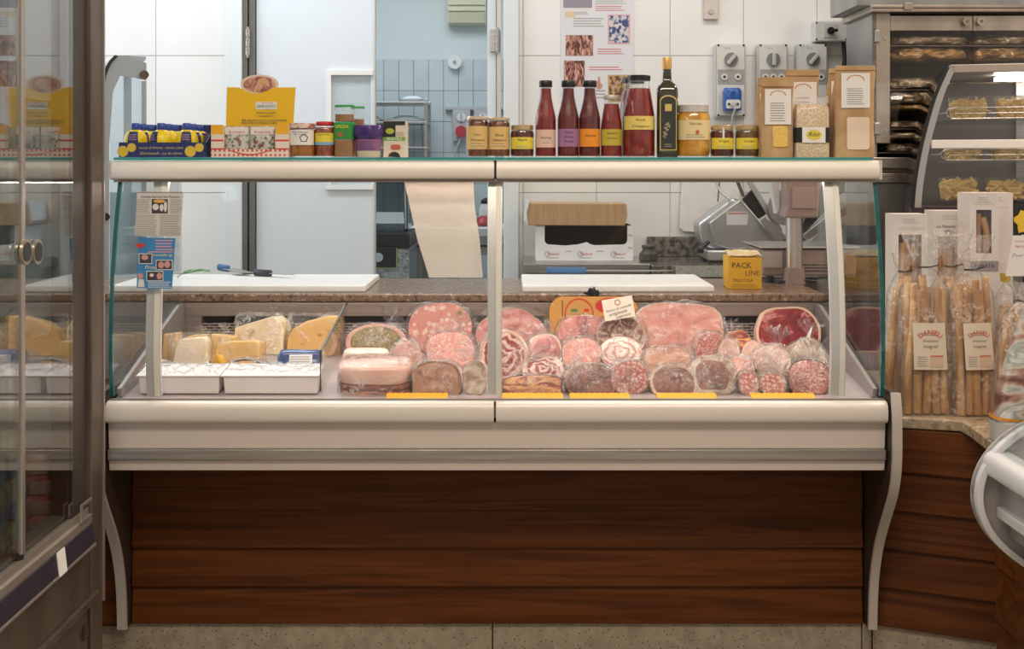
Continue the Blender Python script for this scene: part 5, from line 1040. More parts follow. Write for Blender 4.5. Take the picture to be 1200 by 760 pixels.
B().tube([(w_*.45,-.03,-.0005),(w_*.47,-.04,-.08),(w_*.40,-.04,-.16),(w_*.46,-.03,-.3)], .010).build('cable', black, t, 60)
for a in (-1,1):
    for b2 in (.1,.9): B().cyl((a*w_*.45,-.0715,H*b2), .004, .001, 'Y', 10).build('screw', black, t)
d = DW-.01; t = thing('wall_bracket', 'pale metal wall bracket with one screw, above the socket units', 'bracket', (PX(833,d), YW-.0002, PZ(23,d))); bx('plate', mat('bracket_cream', (.60,.56,.52), .4, .3), t, -.034, .034, -.02, 0, 0, .2, .003); B().cyl((-.002,-.027,.035), .011, .0065, 'Y', 16).build('screw', steel, t, 40)
# poster on the wall
t = thing('wall_poster', 'pale wall poster with photographs of hanging sausages', 'poster', (PX(700,d), YW-.0002, PZ(150,d))); x = lambda p: PX(p,d)-PX(700,d); z = lambda p: PZ(p,d)-PZ(150,d)
bx('sheet', mat('poster_paper', (.72,.73,.77), .5), t, x(657), x(742), -.004, 0, 0, z(-8))
pm1 = nmat('photo_sausages', [(.35,(.08,.03,.02)),(.5,(.35,.13,.10)),(.65,(.65,.38,.32))], 50, (2,1,.6), rough=.5, dist=1); pm2 = nmat('photo_boxes', [(.4,(.05,.07,.20)),(.52,(.45,.50,.62)),(.65,(.70,.60,.55))], 60, rough=.5); pm3 = nmat('photo_shelf', [(.4,(.12,.06,.02)),(.55,(.42,.27,.10)),(.7,(.55,.35,.30))], 60, rough=.5)
def pic(m_, a, b2, c, e, fr=None):
    if fr: bx('photo_frame', fr, t, x(a)-.006, x(b2)+.006, -.0048, -.0042, z(e)-.006, z(c)+.006)
    bx('photo', m_, t, x(a), x(b2), -.0056, -.005, z(e), z(c))
pic(pm1, 663, 695, 41, 65); pic(pm1, 661, 685, 71, 101); pic(pm2, 714, 737, 18, 50, mat('pink_border', (.72,.42,.48), .5)); pic(pm3, 714, 738, 89, 118, mat('tan_border', (.55,.38,.15), .5))
pic(mat('poster_photo_top', (.30,.27,.33), .5), 660, 694, -6, 9, paper); bx('tan_badge', mat('badge_tan', (.70,.58,.38), .5), t, x(662), x(674), -.005, -.0042, z(20), z(13))
for a, b2, c, e, n, m_ in ((698,735,-4,5,4,ink_g),(698,733,6,13,3,ink_r),(672,709,20,32,4,ink_g),(700,732,56,64,3,ink_r),(690,730,77,83,2,ink_r),(692,712,104,116,3,ink_g),(674,690,13,17,2,ink_g)): lines(m_, t, x(a), x(b2), z(e), z(c), -.0048, n, .25)
B().add([(x(702)+.018*math.cos(j*.4)*(1 if math.sin(j*.4) < 0 else .35), -.0048, z(97)+.03*math.sin(j*.4)) for j in range(16)], [tuple(range(16))]).build('small_picture', mat('salami_print', (.55,.28,.24), .5), t)
# plant sprigs beyond the flyer
t = thing('green_sprig', 'green plant sprig on the board behind the blue flyer', 'plant', (PX(203,3.95), YD(4.0), WZ+.0215)); lm_ = mat('leaf_green', (.06,.26,.05), .45)
B().tube([(0,0,.0),(.01,0,.012),(.05,0,.02),(.08,0,.025)], .002).build('stem', lm_, t)
for a, b2, r in ((.02,.018,.3),(.05,.022,.2),(.08,.026,-.1)): B().add([(a+.03*math.cos(r)*u, .004*math.sin(6*u)+s*.008*math.sin(math.pi*u), b2+.03*math.sin(r)*u+.003*s) for u in (0,.3,.6,1) for s in (-1,1)], [(2*i,2*i+2,2*i+3,2*i+1) for i in range(3)]).build('leaf', lm_, t, 60)
# ================================================================== upright glass door fridge on the left
fx = -.99
D2Y = YD
fr = thing('upright_fridge', 'tall dark steel fridge with sliding glass doors', 'fridge', (fx, 0, 0))
bs = nmat('bronze_steel', [(.3,(.135,.105,.083)),(.7,(.19,.15,.12))], 10, (1,1,.3), .4, metal=.6); bs2 = mat('bronze_dark', (.075,.060,.050), .45, .4); al2 = mat('door_edge_alu', (.46,.42,.38), .35, .7)
inn = mat('fridge_liner', (.62,.66,.68), .4)
yn, yf = YD(1.62), YD(2.89)
bx('corner_post', bs, fr, -.05, 0, YD(2.815), yf, .13, 2.05, .003); bx('corner_post_inner', bs2, fr, -.06, -.012, YD(2.72), YD(2.8145), .513, 2.05, .002); bx('near_post', bs, fr, -.06, 0, yn, yn+.06, .13, 2.05, .003)
bx('post_bead', al2, fr, -.004, .003, yf+.0005, yf+.008, .3, 2.05)
bx('top_box', bs, fr, -.62, 0, yn, yf, 2.0505, 2.2, .003)
bx('back_liner', inn, fr, -.62, -.60, yn, yf, .46, 2.05); bx('side_liner', inn, fr, -.599, -.0605, yf-.02, yf, .46, 2.05); bx('side_liner', inn, fr, -.599, -.0605, yn, yn+.02, .46, 2.05); bx('floor_liner', inn, fr, -.599, -.0125, yn+.021, yf-.021, .46, .505)
for zz in (.95, 1.22, 1.49, 1.76): bx('shelf', clear('fridge_shelf', (.88,.92,.93), .06, 0, .12), fr, -.59, -.10, yn+.03, yf-.03, zz, zz+.008); bx('shelf_edge', al2, fr, -.0995, -.093, yn+.03, yf-.03, zz-.004, zz+.012)
# sliding doors
d1_ = bx('sliding_door', glass_fr, fr, -.016, -.010, YD(2.30), YD(2.72), .56, 2.03); d2_ = bx('sliding_door', glass_fr, fr, -.036, -.030, yn+.06, YD(2.46), .56, 2.03)
bx('door_edge', al2, d1_, -.020, -.006, YD(2.43), YD(2.447), .56, 2.03, .002)
def pull(px, par):
    dd = F*(-fx)/(600-px); zc = PZ(295, dd); o = B().cyl((-.008, YD(dd), zc), .026, .006, 'X', 28).build('finger_pull', mat('pull_rim', (.55,.48,.38), .3, .8), par, 40); B().cyl((-.0015, YD(dd), zc), .020, .0008, 'X', 28).build('pull_recess', mat('pull_dark', (.03,.028,.025), .3), par, 40)
pull(33, d2_); pull(46.5, d1_)
B().cyl((-.02, YD(2.44), .545), .012, .02, n=14).build('door_roller', black, fr, 40)
# sill, track, price strip, lower panels
B().prism([(-.06,.512),(0,.512),(0,.530),(-.008,.532),(-.008,.548),(-.022,.548),(-.022,.54),(-.028,.54),(-.028,.556),(-.06,.556)], yn+.0605, YD(2.815)-.0005, 'Y').build('door_track', mat('track_alu', (.36,.31,.27), .4, .5), fr)
ps = B().prism([(0,.466),(.010,.470),(.004,.511),(0,.511)], yn, YD(2.81), 'Y').build('price_strip', mat('price_strip_violet', (.035,.028,.042), .4), fr)
bx('strip_bead', al2, fr, 0, .012, yn, YD(2.812), .459, .4655, .001)
dd = F*(-fx)/(600-68)
B().prism([(.0105,.462),(.0125,.462),(.0065,.514),(.0045,.514)], YD(dd-.022), YD(dd+.022), 'Y').build('price_tag', paper, ps)
bx('lower_panel', bs, fr, -.6, -.001, yn, YD(2.814), .345, .4585, .002); bx('trim_bar', bs, fr, -.02, .010, yn, YD(2.84), .325, .3445, .002)
bx('base_drawer', bs, fr, -.6, -.004, yn, YD(2.80), .02, .324, .003); bx('drawer_latch', bs2, fr, -.0035, .003, YD(2.76), YD(2.785), .255, .285); B().prism([(-.003,.24),(.016,.245),(.016,.268),(-.003,.275)], YD(2.50), YD(2.62), 'Y').build('drawer_handle', al2, fr, bevel=.003)
area('fridge_fill_light', (fx-.10, YD(2.3), 2.04), (0,-.25,0), .06, 1.0, 2.2, (.92,.97,1))  # added light, no fitting seen, lightens the fridge interior
bx('base', bs2, fr, -.6, -.02, yn+.02, yf-.02, 0, .0195); bx('back_panel', bs2, fr, -.65, -.6205, yn, yf, 0.02, 2.2)
B().box(.001,.006,YD(2.735),YD(2.742),.533,.575).box(.001,.006,YD(2.7425),YD(2.80),.569,.575).box(.001,.006,YD(2.7425),YD(2.80),.533,.538).build('door_stop', al2, fr)
# packs in the fridge
blu = nmat('blue_tray', [(.3,(.02,.10,.32)),(.7,(.05,.18,.45))], 12, rough=.35); cress = nmat('green_salad', [(.3,(.10,.14,.04)),(.5,(.26,.28,.10)),(.7,(.45,.45,.25))], 40, rough=.5, dist=1)
names = ('bottom', 'middle', 'top')
for col, (xx, dd) in enumerate(((-1.115, 2.60), (-1.10, 2.47))):
    for lv in range(3):
        t = thing('salad_pack', 'blue tray of wrapped salad in the fridge stack %s, %s' % (('beside the red meat trays','away from the meat trays')[col], names[lv]), 'salad pack', (xx-.004*lv, YD(dd), .506+lv*.088), group='salad packs in the fridge')
        B().loft([(0,0,0,.048,.045,4),(0,0,.04,.056,.054,4)],26).build('tray', blu, t, 40); B().loft([(0,0,.0405,.052,.050,3.5),(0,0,.060,.050,.048,3),(0,0,.078,.036,.034,2.5)],26,.008,30,lv+col).build('salad', cress, t, 60); B().loft([(0,0,.041,.057,.055,4),(0,0,.07,.054,.052,3.5),(0,0,.086,.036,.034,3)],26,.004,30,lv).build('film', film, t, 70)
redp = nmat('red_pack', [(.35,(.40,.10,.07)),(.6,(.60,.26,.20)),(.75,(.72,.50,.42))], 14, rough=.4)
for lv in range(4):
    t = thing('meat_pack', 'red wrapped meat tray in the fridge corner, '+('lowest of four','second from the bottom','third from the bottom','topmost of four')[lv], 'meat pack', (-1.085-.004*lv, YD(2.79), .506+lv*.046), group=None)
    B().loft([(0,0,0,.036,.05,5),(0,0,.03,.042,.058,5)],24).build('tray', mat('pink_foam', (.62,.40,.34), .6), t, 40); B().loft([(0,0,.0305,.038,.053,4),(0,0,.044,.034,.048,3)],24,.003,30,lv).build('meat', redp, t, 60)
for i, (zz, dd, lab, m_) in enumerate(((1.2285, 2.52, 'brown crusty loaf on the fridge shelf above the finger pulls', nmat('crust', [(.3,(.35,.18,.08)),(.7,(.60,.40,.24))], 20, rough=.6)), (.9585, 2.60, 'pale wrapped cheese round on the lower fridge shelf', Ch_c), (1.4985, 2.55, 'brown bread roll pack on the upper fridge shelf', nmat('crust', [], 1)))):
    t = thing('shelf_pack', lab, 'food pack', (-1.14, YD(dd), zz)); B().loft([(0,0,0,.05,.07,3),(0,0,.02,.056,.08,2.6),(0,0,.045,.045,.07,2.4),(0,0,.056,.02,.03,2)],24,.008,20,i).build('food', m_, t, 60); B().loft([(0,0,0.001,.06,.085,3),(0,0,.04,.06,.085,3),(0,0,.064,.03,.05,3)],24,.006,25,i+3).build('film', film, t, 70)
# ================================================================== curved glass cases (profile faces the shop, extruded back)
def curved_case(name, label, prof, y0, y1, xr, zb, edge_m, face_m, par_parts=True):
    """prof: curved front outline bottom-left to top (world x, z); xr right end"""
    t = thing(name, label, 'display case', (0,0,0)); cv = smooth_curve(prof, 5); zt = cv[-1][1]
    ins = lambda o: [(x+o*.9, z-(o*.25 if i > len(cv)*.7 else 0)) for i, (x, z) in enumerate(cv)]
    B().prism(cv+ins(.011)[::-1], y0-.004, y1, 'Y').build('curved_front', clear('case_glass', (.98,.98,.97), .035), t, 50)
    B().prism(cv+ins(.013)[::-1], y0-.012, y0-.0045, 'Y').build('edge_trim', edge_m, t, 50)
    return t, cv
def spin(px_, py_, a, obs):
    """turn things about a vertical line through (px_, py_)"""
    M_ = Matrix.Translation((px_,py_,0)) @ Matrix.Rotation(a, 4, 'Z') @ Matrix.Translation((-px_,-py_,0))
    for o in obs: o.matrix_world = M_ @ Matrix.LocRotScale(o.location, o.rotation_euler, o.scale)
# pasta case on the right
dP = 4.1; yP = YD(dP)
pr = [(PX(1067,dP),PZ(243,dP)),(PX(1069.5,dP),PZ(215,dP)),(PX(1075,dP),PZ(180,dP)),(PX(1083,dP),PZ(145,dP)),(PX(1093,dP),PZ(110,dP)),(PX(1106,dP),PZ(79,dP))]
pcs, cv = curved_case('pasta_case', 'curved glass refrigerated case holding fresh pasta tubs', pr, yP, yP+.50, 2.5, 1.2, black, steel)
xr = 2.35; taupe = mat('case_taupe', (.36,.31,.28), .4, .3); chrome = mat('case_chrome', (.62,.60,.58), .2, .9)
B().prism([(x+.0125, z) for x, z in cv]+[(x+.034, z) for x, z in cv[::-1]], yP-.010, yP+.006, 'Y').build('front_frame', chrome, pcs, 50)
ztop = cv[-1][1]; bx('top_frame', taupe, pcs, cv[-1][0]+.012, xr, yP-.010, yP+.50, ztop-.022, ztop+.006, .003)
bx('base', mat('base_plum', (.05,.03,.035), .35), pcs, cv[0][0]+.004, xr, yP-.008, yP+.51, cv[0][1]-.055, cv[0][1]+.006, .003)
B().prism([(x+.036, z) for x, z in cv if z < ztop-.025]+[(xr, ztop-.025), (xr, cv[0][1]+.008)], yP+.001, yP+.005, 'Y').build('end_glass', MC['case_glass'], pcs)
B().prism([(x+.014, z) for x, z in cv if cv[0][1]+.007 < z < ztop-.024]+[(xr,ztop-.024),(xr,cv[0][1]+.007)], yP+.485, yP+.50, 'Y').build('rear_panel', mat('case_rear', (.13,.11,.10), .5), pcs); bx('rear_post', steel, pcs, PX(1137,4.6), PX(1147,4.6), yP+.46, yP+.484, cv[0][1]+.007, ztop-.023)
bx('lamp', mat('led_lamp', (1,.97,.92), .3, emit=16), pcs, PX(1165,dP), xr-.05, yP+.12, yP+.17, ztop-.042, ztop-.030)
bx('cross_band', mat('white_band', (.86,.82,.77), .35), pcs, PX(1090,dP), xr, yP-.004, yP+.0005, PZ(174,dP), PZ(164,dP), .003)  # plain white band across the end glass
pasta = spot_mat('fresh_pasta', (.62,.44,.16), (.82,.66,.34), 150, .34, .6, .18, (.74,.55,.24)); pasta2 = nmat('tagliatelle', [(.3,(.55,.34,.10)),(.5,(.80,.56,.22)),(.7,(.88,.68,.34))], 26, (1,1,3.5), rough=.6, dist=2.5)
tubm = clear('tub_plastic', (.97,.97,.95), .05, .05, .03)
for lv, (py, x0p) in enumerate(((143, 1103), (191, 1097), (236, 1092))):
    zz = PZ(py, dP+.03); bx('shelf', clear('shelf_pane', (.96,.97,.96), .05), pcs, PX(x0p,dP), xr-.01, yP+.02, yP+.45, zz, zz+.006)
    if lv < 2:
        xa = PX(x0p+4,dP); pts = [(xr-.02,yP+.024,zz+.010),(xa+.02,yP+.024,zz+.010),(xa+.004,yP+.024,zz+.020),(xa,yP+.024,zz+.030),(xa+.008,yP+.024,zz+.042),(xa+.03,yP+.024,zz+.047),(xr-.02,yP+.024,zz+.047)]; B().tube(pts, .0028, 8).build('wire_fence', chrome, pcs, 60)
        B().tube([(xa+.03,yP+.024,zz+.028),(xr-.02,yP+.024,zz+.028)], .0018, 6).build('wire_fence', chrome, pcs, 60)
        B().tube([(xa,yP+.024,zz+.03),(xa-.02,yP+.1,zz+.03),(xa-.02,yP+.42,zz+.03)], .0025, 6).build('wire_fence', chrome, pcs, 60)
    for j in range(3):
        wpx = 46; xc = PX(x0p+24+j*51, dP+.05); nm = ('top', 'middle', 'bottom')[lv]
        t = thing('pasta_tub', 'clear tub of fresh pasta on the %s shelf, %s the curved glass' % (nm, ('nearest to', 'second from', 'third from')[j]), 'pasta tub', (xc, yP+.11, zz+.0065)); hw = wpx*(dP+.05)/F/2; h_ = (.078,.062,.075)[lv]
        B().loft([(0,0,0,hw*.86,.055,6),(0,0,h_,hw*1.0,.066,6)],28,cap=False).build('tub', tubm, t, 40); bx('tub_lid', tubm, t, -hw*1.02, hw*1.02, -.068, .068, h_+.0003, h_+.003)
        B().loft([(0,0,.003,hw*.80,.046,6),(0,0,h_*.7,hw*.88,.052,6),(0,0,h_*.88,hw*.74,.04,4)],28,.004,45,j+lv*3).build('pasta_bed', mat('pasta_ground', (.50,.33,.11), .7), t, 50)
        q = random.Random(j+lv*9); bb = B()
        for n_ in range(70 if lv < 2 else 46):
            c = Vector((q.uniform(-hw*.78,hw*.78), -.044-q.random()*.011, q.uniform(.010,h_*.86)))
            if lv == 0: L_ = q.uniform(.012,.026); a = q.gauss(1.5,.5); bb.tube([c+Vector((math.cos(a)*L_*v+.006*math.sin(v*3+n_), .002*math.cos(v*4), math.sin(a)*L_*v*.6)) for v in (-1,-.4,.3,1)], .0026, 5)
            elif lv == 1: a = q.uniform(-1.2,1.2); bb.tube([c+Vector((.011*v*math.cos(a), 0, .011*v*math.sin(a)+.004*v*v)) for v in (-1,0,1)], .0042, 6)
            else: a = q.uniform(-.9,.9); dv_ = Vector((math.cos(a),0,math.sin(a)))*.016; bb.tube([c-dv_, c+dv_], .0062, 7)
        bb.build('pasta', (pasta2, pasta, mat('penne', (.66,.46,.17), .6))[lv], t, 50)['kind'] = 'stuff'
PT = [o for o in C.objects if o.name.startswith('pasta_tub')]
spin(cv[0][0], yP, -.27, [pcs]+PT)
b = B().box(cv[0][0]+.03, xr, yP+.01, yP+.49, 0, cv[0][1]-.056).build('case_stand', steel_dk, None); tag(b, 'dark steel stand under the curved pasta case', 'stand'); spin(cv[0][0], yP, -.27, [b])
# curved case far left behind the counter
dL = 4.45; yL = YD(dL)
prl = [(PX(121,dL),PZ(330,dL)),(PX(118,dL),PZ(250,dL)),(PX(118,dL),PZ(170,dL)),(PX(120,dL),PZ(110,dL)),(PX(126,dL),PZ(80,dL)),(PX(136,dL),PZ(66,dL))]
lcs, cvl = curved_case('bread_case', 'glass case with curved black edge behind the left end of the counter', prl, yL, yL+.5, -1.2, 1, black, steel)
gl_ = mat('case_grey', (.42,.47,.51), .4, .2); zt = cvl[-1][1]; xq = PX(171.5,dL); zl = PZ(330,dL)
B().prism([(x+.011,z) for x,z in cvl]+[(xq-.06,zt),(xq,PZ(74,dL)),(xq,PZ(94,dL)),(xq-.06,PZ(90,dL)),(PX(142,dL),PZ(90,dL)),(PX(134,dL),PZ(108,dL)),(PX(130,dL),PZ(170,dL)),(PX(130,dL),PZ(330,dL))], yL-.004, yL+.012, 'Y').build('end_frame', gl_, lcs, 50)
bx('rear_stile', gl_, lcs, PX(166,dL), xq, yL-.003, yL+.012, zl, PZ(95,dL)); bx('end_glass', clear('bluish_pane', (.86,.93,.96), .06, 0, .12, (.8,.9,1)), lcs, PX(131,dL), PX(165.5,dL), yL+.002, yL+.006, zl, PZ(91,dL))
B().cyl((PX(168.5,dL),yL-.022,PZ(88,dL)), .016, .016, 'Y', 20).build('knob', mat('knob_brown', (.12,.08,.06), .3), lcs, 40); bx('top', gl_, lcs, cvl[-1][0]+.012, xq, yL+.0125, yL+.5, zt-.012, zt); bx('rear_stile', gl_, lcs, xq-.03, xq, yL+.47, yL+.5, zl, zt-.0125)
bx('lower_panel', mat('case_blue_grey', (.50,.60,.66), .4), lcs, PX(131,dL), xq, yL+.013, yL+.02, zl, PZ(225,dL)); B().cyl((PX(126,dL),yL-.02,PZ(253,dL)), .014, .014, 'Y', 18).build('knob', black, lcs, 40)
b = B().box(PX(119,dL), xq, yL, yL+.5, 0, zl-.0005).build('case_stand', mat('stand_grey', (.5,.5,.5), .5), None); tag(b, 'grey stand under the glass case with the curved black edge', 'stand'); spin(xq, yL, .42, [lcs, b])
# ================================================================== steel oven / dryer cabinet, back right
dO = 4.72; yO = YD(dO); x0 = PX(1022,dO); xE = 2.45
ov = thing('steel_cabinet', 'tall stainless cabinet with glass doors and foil packs inside', 'cabinet', (0,0,0))
warm_st = nmat('warm_steel', [(.3,(.38,.33,.28)),(.7,(.50,.44,.38))], 10, (1,1,.3), .3, metal=.8)
bx('side_panel', nmat('grey_steel', [(.3,(.26,.27,.28)),(.7,(.36,.37,.38))], 6, (1,1,.5), .3, metal=.7), ov, x0, x0+.02, yO+.002, yO+.36, 0, PZ(16,dO)); bx('rear_panel', mat('cabinet_inside', (.055,.04,.03), .5), ov, x0+.0205, xE, yO+.34, yO+.36, 0, PZ(16,dO))
bx('front_stile', warm_st, ov, x0, PX(1042,dO), yO-.012, yO+.0015, PZ(168,dO), PZ(16,dO), .002); bx('stile_bead', steel_dk, ov, x0-.003, x0+.012, yO-.016, yO-.0125, PZ(168,dO), PZ(16,dO))
bx('canopy', warm_st, ov, x0-.02, xE, yO-.06, yO+.36, PZ(16,dO)+.0005, PZ(8,dO), .003); bx('canopy_top', nmat('grey_steel', [], 1), ov, x0-.07, xE, yO-.03, yO+.36, PZ(8,dO)+.0005, PZ(-40,dO), .003); bx('canopy_groove', mat('groove_brown', (.08,.05,.035), .5), ov, x0-.0195, xE, yO-.0615, yO-.0605, PZ(12.5,dO), PZ(11,dO)); bx('canopy_latch', warm_st, ov, PX(1053,dO), PX(1063,dO), yO-.075, yO-.062, PZ(14,dO), PZ(6,dO), .003)
for py in (50, 158): bx('hinge', steel, ov, PX(1023,dO), PX(1029,dO), yO-.024, yO-.0165, PZ(py,dO), PZ(py-14,dO), .002); B().cyl((PX(1037,dO), yO-.017, PZ(py-5,dO)), .008, .004, 'Y', 14).build('bolt', steel, ov, 40)
for a, b2 in ((1042.5, 1138.5), (1139.5, 1240)):
    dr = B().box(PX(a,dO), PX(b2,dO), yO-.010, yO-.002, PZ(36,dO), PZ(19,dO)).build('door_rail', warm_st, ov); bx('door_glass', clear('cabinet_glass', (.95,.93,.90), .04), ov, PX(a,dO), PX(b2,dO), yO-.008, yO-.003, PZ(184,dO), PZ(36.2,dO))
for p in (1130, 1146.5): B().cyl((PX(p,dO), yO-.034, PZ(26,dO)), .017, .022, 'Y', 22, .013).build('knob', warm_st, ov, 40); B().cyl((PX(p,dO), yO-.037, PZ(26,dO)), .006, .003, 'Y', 12).build('knob_pin', steel_dk, ov, 40)
bx('bottom_rail', warm_st, ov, x0, xE, yO-.02, yO-.001, PZ(197,dO), PZ(184.5,dO), .002); bx('kick_rail', warm_st, ov, x0-.02, xE, yO-.03, yO-.001, PZ(214,dO), PZ(203,dO), .002); bx('groove', mat('groove_brown', (.08,.05,.035), .5), ov, x0, xE, yO-.014, yO-.001, PZ(202.5,dO), PZ(197.5,dO)); bx('lower_door', nmat('grey_panel', [(.3,(.16,.15,.145)),(.7,(.21,.20,.19))], 8, (6,1,.3), .45, metal=.4), ov, x0-.02, xE, yO-.02, yO-.001, .1, PZ(214.5,dO))
foil = nmat('crumpled_foil', [(.3,(.16,.11,.07)),(.5,(.45,.38,.29)),(.7,(.85,.78,.66))], 20, (1,1,2), .2, metal=.75, bump=(28,1.0,.02,(1,1,2.2)))
foil_g = nmat('golden_foil', [(.3,(.22,.12,.04)),(.7,(.85,.58,.30))], 20, (1,1,2), .2, metal=.75, bump=(28,1.0,.02,(1,1,2.2)))
for i, (py0, py1) in enumerate(((40,52),(54,70),(90,104),(106,120),(122,128),(141,150),(154,162),(168,178))):
    if i in (0,2,5,7): bx('wire_shelf', steel_dk, ov, x0+.03, xE-.02, yO+.02, yO+.33, PZ(py1,dO)-.005-(0), PZ(py1,dO)-.001)
    for j in range(2):
        xa = PX(1043,dO)+j*.34; t = thing('foil_pack', 'crumpled foil pack in the steel cabinet, row %s from the top, %s' % (('one','two','three','four','five','six','seven','eight')[i], 'by the hinge side' if j == 0 else 'by the door knobs'), 'foil pack', (xa+.165, yO+.1, PZ(py1,dO)))
        h_ = (py1-py0)*dO/F; B().loft([(0,0,0,.155,.06,4),(0,0,h_*.15,.163,.080,3.4),(0,0,h_*.3,.163,.085,3.4),(0,0,h_*.5,.163,.086,3.4),(0,0,h_*.7,.16,.083,3.2),(0,0,h_*.85,.158,.075,3.2),(0,0,h_,.13,.05,3)],72,.012,48,i*3+j).build('foil', foil_g if i in (1,4) else foil, t, 15); B().loft([(-.05,-.0,h_*.2,.03,.088,3),(-.05,0,h_*.9,.02,.08,3)],20,.006,50,i+j).build('fold', foil, t, 70)
# ================================================================== side counter with breadsticks
p0 = Vector((PX(1012,3.28), YD(3.28))); p1 = Vector((PX(1172,3.14), YD(3.14))); ang = math.atan2(p1.y-p0.y, p1.x-p0.x); ln = (p1-p0).length+.06
GZ = .672
sc_ = thing('side_counter', 'angled walnut side counter with a beige granite top', 'counter', (p0.x, p0.y, 0), (0,0,ang))
zs2 = [.1, .206, .312, .418, .524, .640]
for i in range(5): B().prism([(-.012,zs2[i]+.001),(.02,zs2[i]+.001),(.02,zs2[i+1]-.001),(.0,zs2[i+1]-.001)], .024, ln, 'X').build('plank', wood, sc_, bevel=.0015)
bx('carcass', MC['dark_carcass'], sc_, .04, ln, .021, .30, .1, .635); bx('plinth_slab', stone, sc_, .024, ln, .0, .30, 0, .0985, .002)
gran_b = nmat('beige_granite', [(.3,(.26,.19,.12)),(.5,(.44,.34,.23)),(.62,(.33,.25,.16)),(.75,(.55,.46,.34))], 40, rough=.25, detail=6)
top = [(PX(1055,3.22), YD(3.235)), (PX(1128,3.17), YD(3.19)), (PX(1141,3.1), YD(3.13)), (PX(1167,2.9), YD(2.88)), (1.75, YD(2.88)), (1.75, YD(3.98)), (1.0, YD(3.98))]
g = B().prism(top, GZ-.030, GZ, 'Z').build('granite_slab', gran_b, None, bevel=.004); tag(g, 'beige granite slab under the breadstick bags', 'worktop')
b = B().box(1.02, 1.72, YD(3.62), YD(3.95), 0, GZ-.0305).build('counter_base', MC['dark_carcass'], None); tag(b, 'dark cupboard under the back of the beige granite slab', 'cabinet')
stick = nmat('breadstick', [(.3,(.40,.19,.055)),(.5,(.54,.29,.10)),(.7,(.66,.41,.17))], 26, (1,1,.35), rough=.65, dist=.6, bump=(60,.3))
def bread_bag(label, px, d, wpx, ytop, yneck, n, lean=0, labelled=True, hs=.30, fat=.0095, name='breadstick_bag'):
    k = d/F; t = thing(name, label, 'breadstick bag', (PX(px,d), YD(d), GZ+.0008), (0, lean, 0)); w_ = wpx*k/2; Hn = PZ(yneck,d)-GZ; Ht = PZ(ytop,d)-GZ; r = random.Random(px); dp = .036
    for i in range(n):
        row = i % 2; xx = -w_*.82+(i+.5)/n*w_*1.64; y0 = -.018+.026*row+r.uniform(-.004,.004); hh = (Hn-.012)*r.uniform(.86,.98); tx = xx*.78+r.uniform(-.012,.012); bow = r.uniform(-.006,.006)
        B().tube([(xx,y0,.004),(xx*.93+bow,y0-.002,hh*.33),(tx+bow,y0,hh*.68),(tx,y0+.004,hh)], fat*r.uniform(.85,1.1), 8, fat*r.uniform(.7,.95)).build('breadstick', stick, t, 60)
    secs = [(0,0,.0,w_,dp,5),(0,0,.02,w_*1.03,dp*1.05,4),(0,0,Hn*.5,w_*1.05,dp*1.1,3.4),(0,0,Hn*.85,w_*.95,dp*.95,3),(0,0,Hn*.97,w_*.5,dp*.5,2.4),(0,0,Hn,w_*.22,.010,2),(.004,0,Hn+(Ht-Hn)*.4,w_*.65,.020,2),(.008,0,Ht,w_*1.05,.022,2)]
    B().loft(secs, 40, .005, 22, px, cap=False).build('cellophane', bagfilm, t, 75)
    B().tube([(w_*.26*math.cos(a*.7), .013*math.sin(a*.7), Hn) for a in range(10)]+[(w_*.26+.02, -.006, Hn+.006)], .0016, 6).build('wire_tie', black, t)
    if labelled:
        z0, z1 = PZ(430,d)-GZ, PZ(376,d)-GZ; L0 = w_*.62; yl = -dp*1.1-.0085
        c = B().grid(lambda u, v: ((u-.5)*2*L0*(1+.04*(1-v))+(.5-v)*.006, yl+.004*(2*u-1)**2, z0+(z1-z0)*v), 8, 3).build('label', mat('bag_label', (.76,.66,.52), .65), t, 60)
        hL = z1-z0; text('DANIELI', .022, ink_r, c, 0, yl-.0012, z1-hL*.20, fit=L0*1.5, arch=L0*1.0); lines(ink_g, c, -L0*.55, L0*.5, z1-hL*.28, z1-hL*.20, yl-.0010, 2, .3)
        text('Grissinoni', .016, mat('olive_ink', (.18,.19,.12), .6), c, 0, yl-.0010, z1-hL*.38, fit=L0*1.0, shear=.3); text('integrali', .016, MC['olive_ink'], c, 0, yl-.0010, z1-hL*.50, fit=L0*.95, shear=.3)
        lines(ink_g, c, -L0*.8, -L0*.1, z0+hL*.06, z0+hL*.30, yl-.0004, 5, .25); bx('label_panel', mat('panel_tan', (.68,.50,.38), .6), c, 0, L0*.8, yl-.0012, yl-.0006, z0+hL*.06, z0+hL*.28); bx('panel_rule', ink_r, c, 0, L0*.8, yl-.0016, yl-.0013, z0+hL*.285, z0+hL*.305)
    return t
bread_bag('unlabelled breadstick bag squeezed against the deli counter end', 1047, 3.40, 30, 296, 318, 5, .06, False, fat=.0115)
bread_bag('breadstick bag with a full cream label, beside the counter end bag', 1083, 3.285, 60, 272, 313, 9, .0, fat=.0118)
bread_bag('breadstick bag pushed back between two labelled bags', 1117, 3.40, 48, 268, 312, 7, -.02, fat=.0118)
bread_bag('breadstick bag with a partly covered label, next to the thin breadsticks', 1142, 3.27, 52, 276, 316, 9, -.03, fat=.0118)
bread_bag('bag of thin short breadsticks leaning towards the printed sack', 1182, 3.20, 44, 330, 352, 12, .12, False, fat=.0075)
t = thing('snack_bag', 'crinkled clear snack bag with a gold clip and white red-lettered label', 'snack bag', (PX(1187,3.40), YD(3.40), GZ+.0008)); d = 3.40; k = d/F; w_ = 22*k
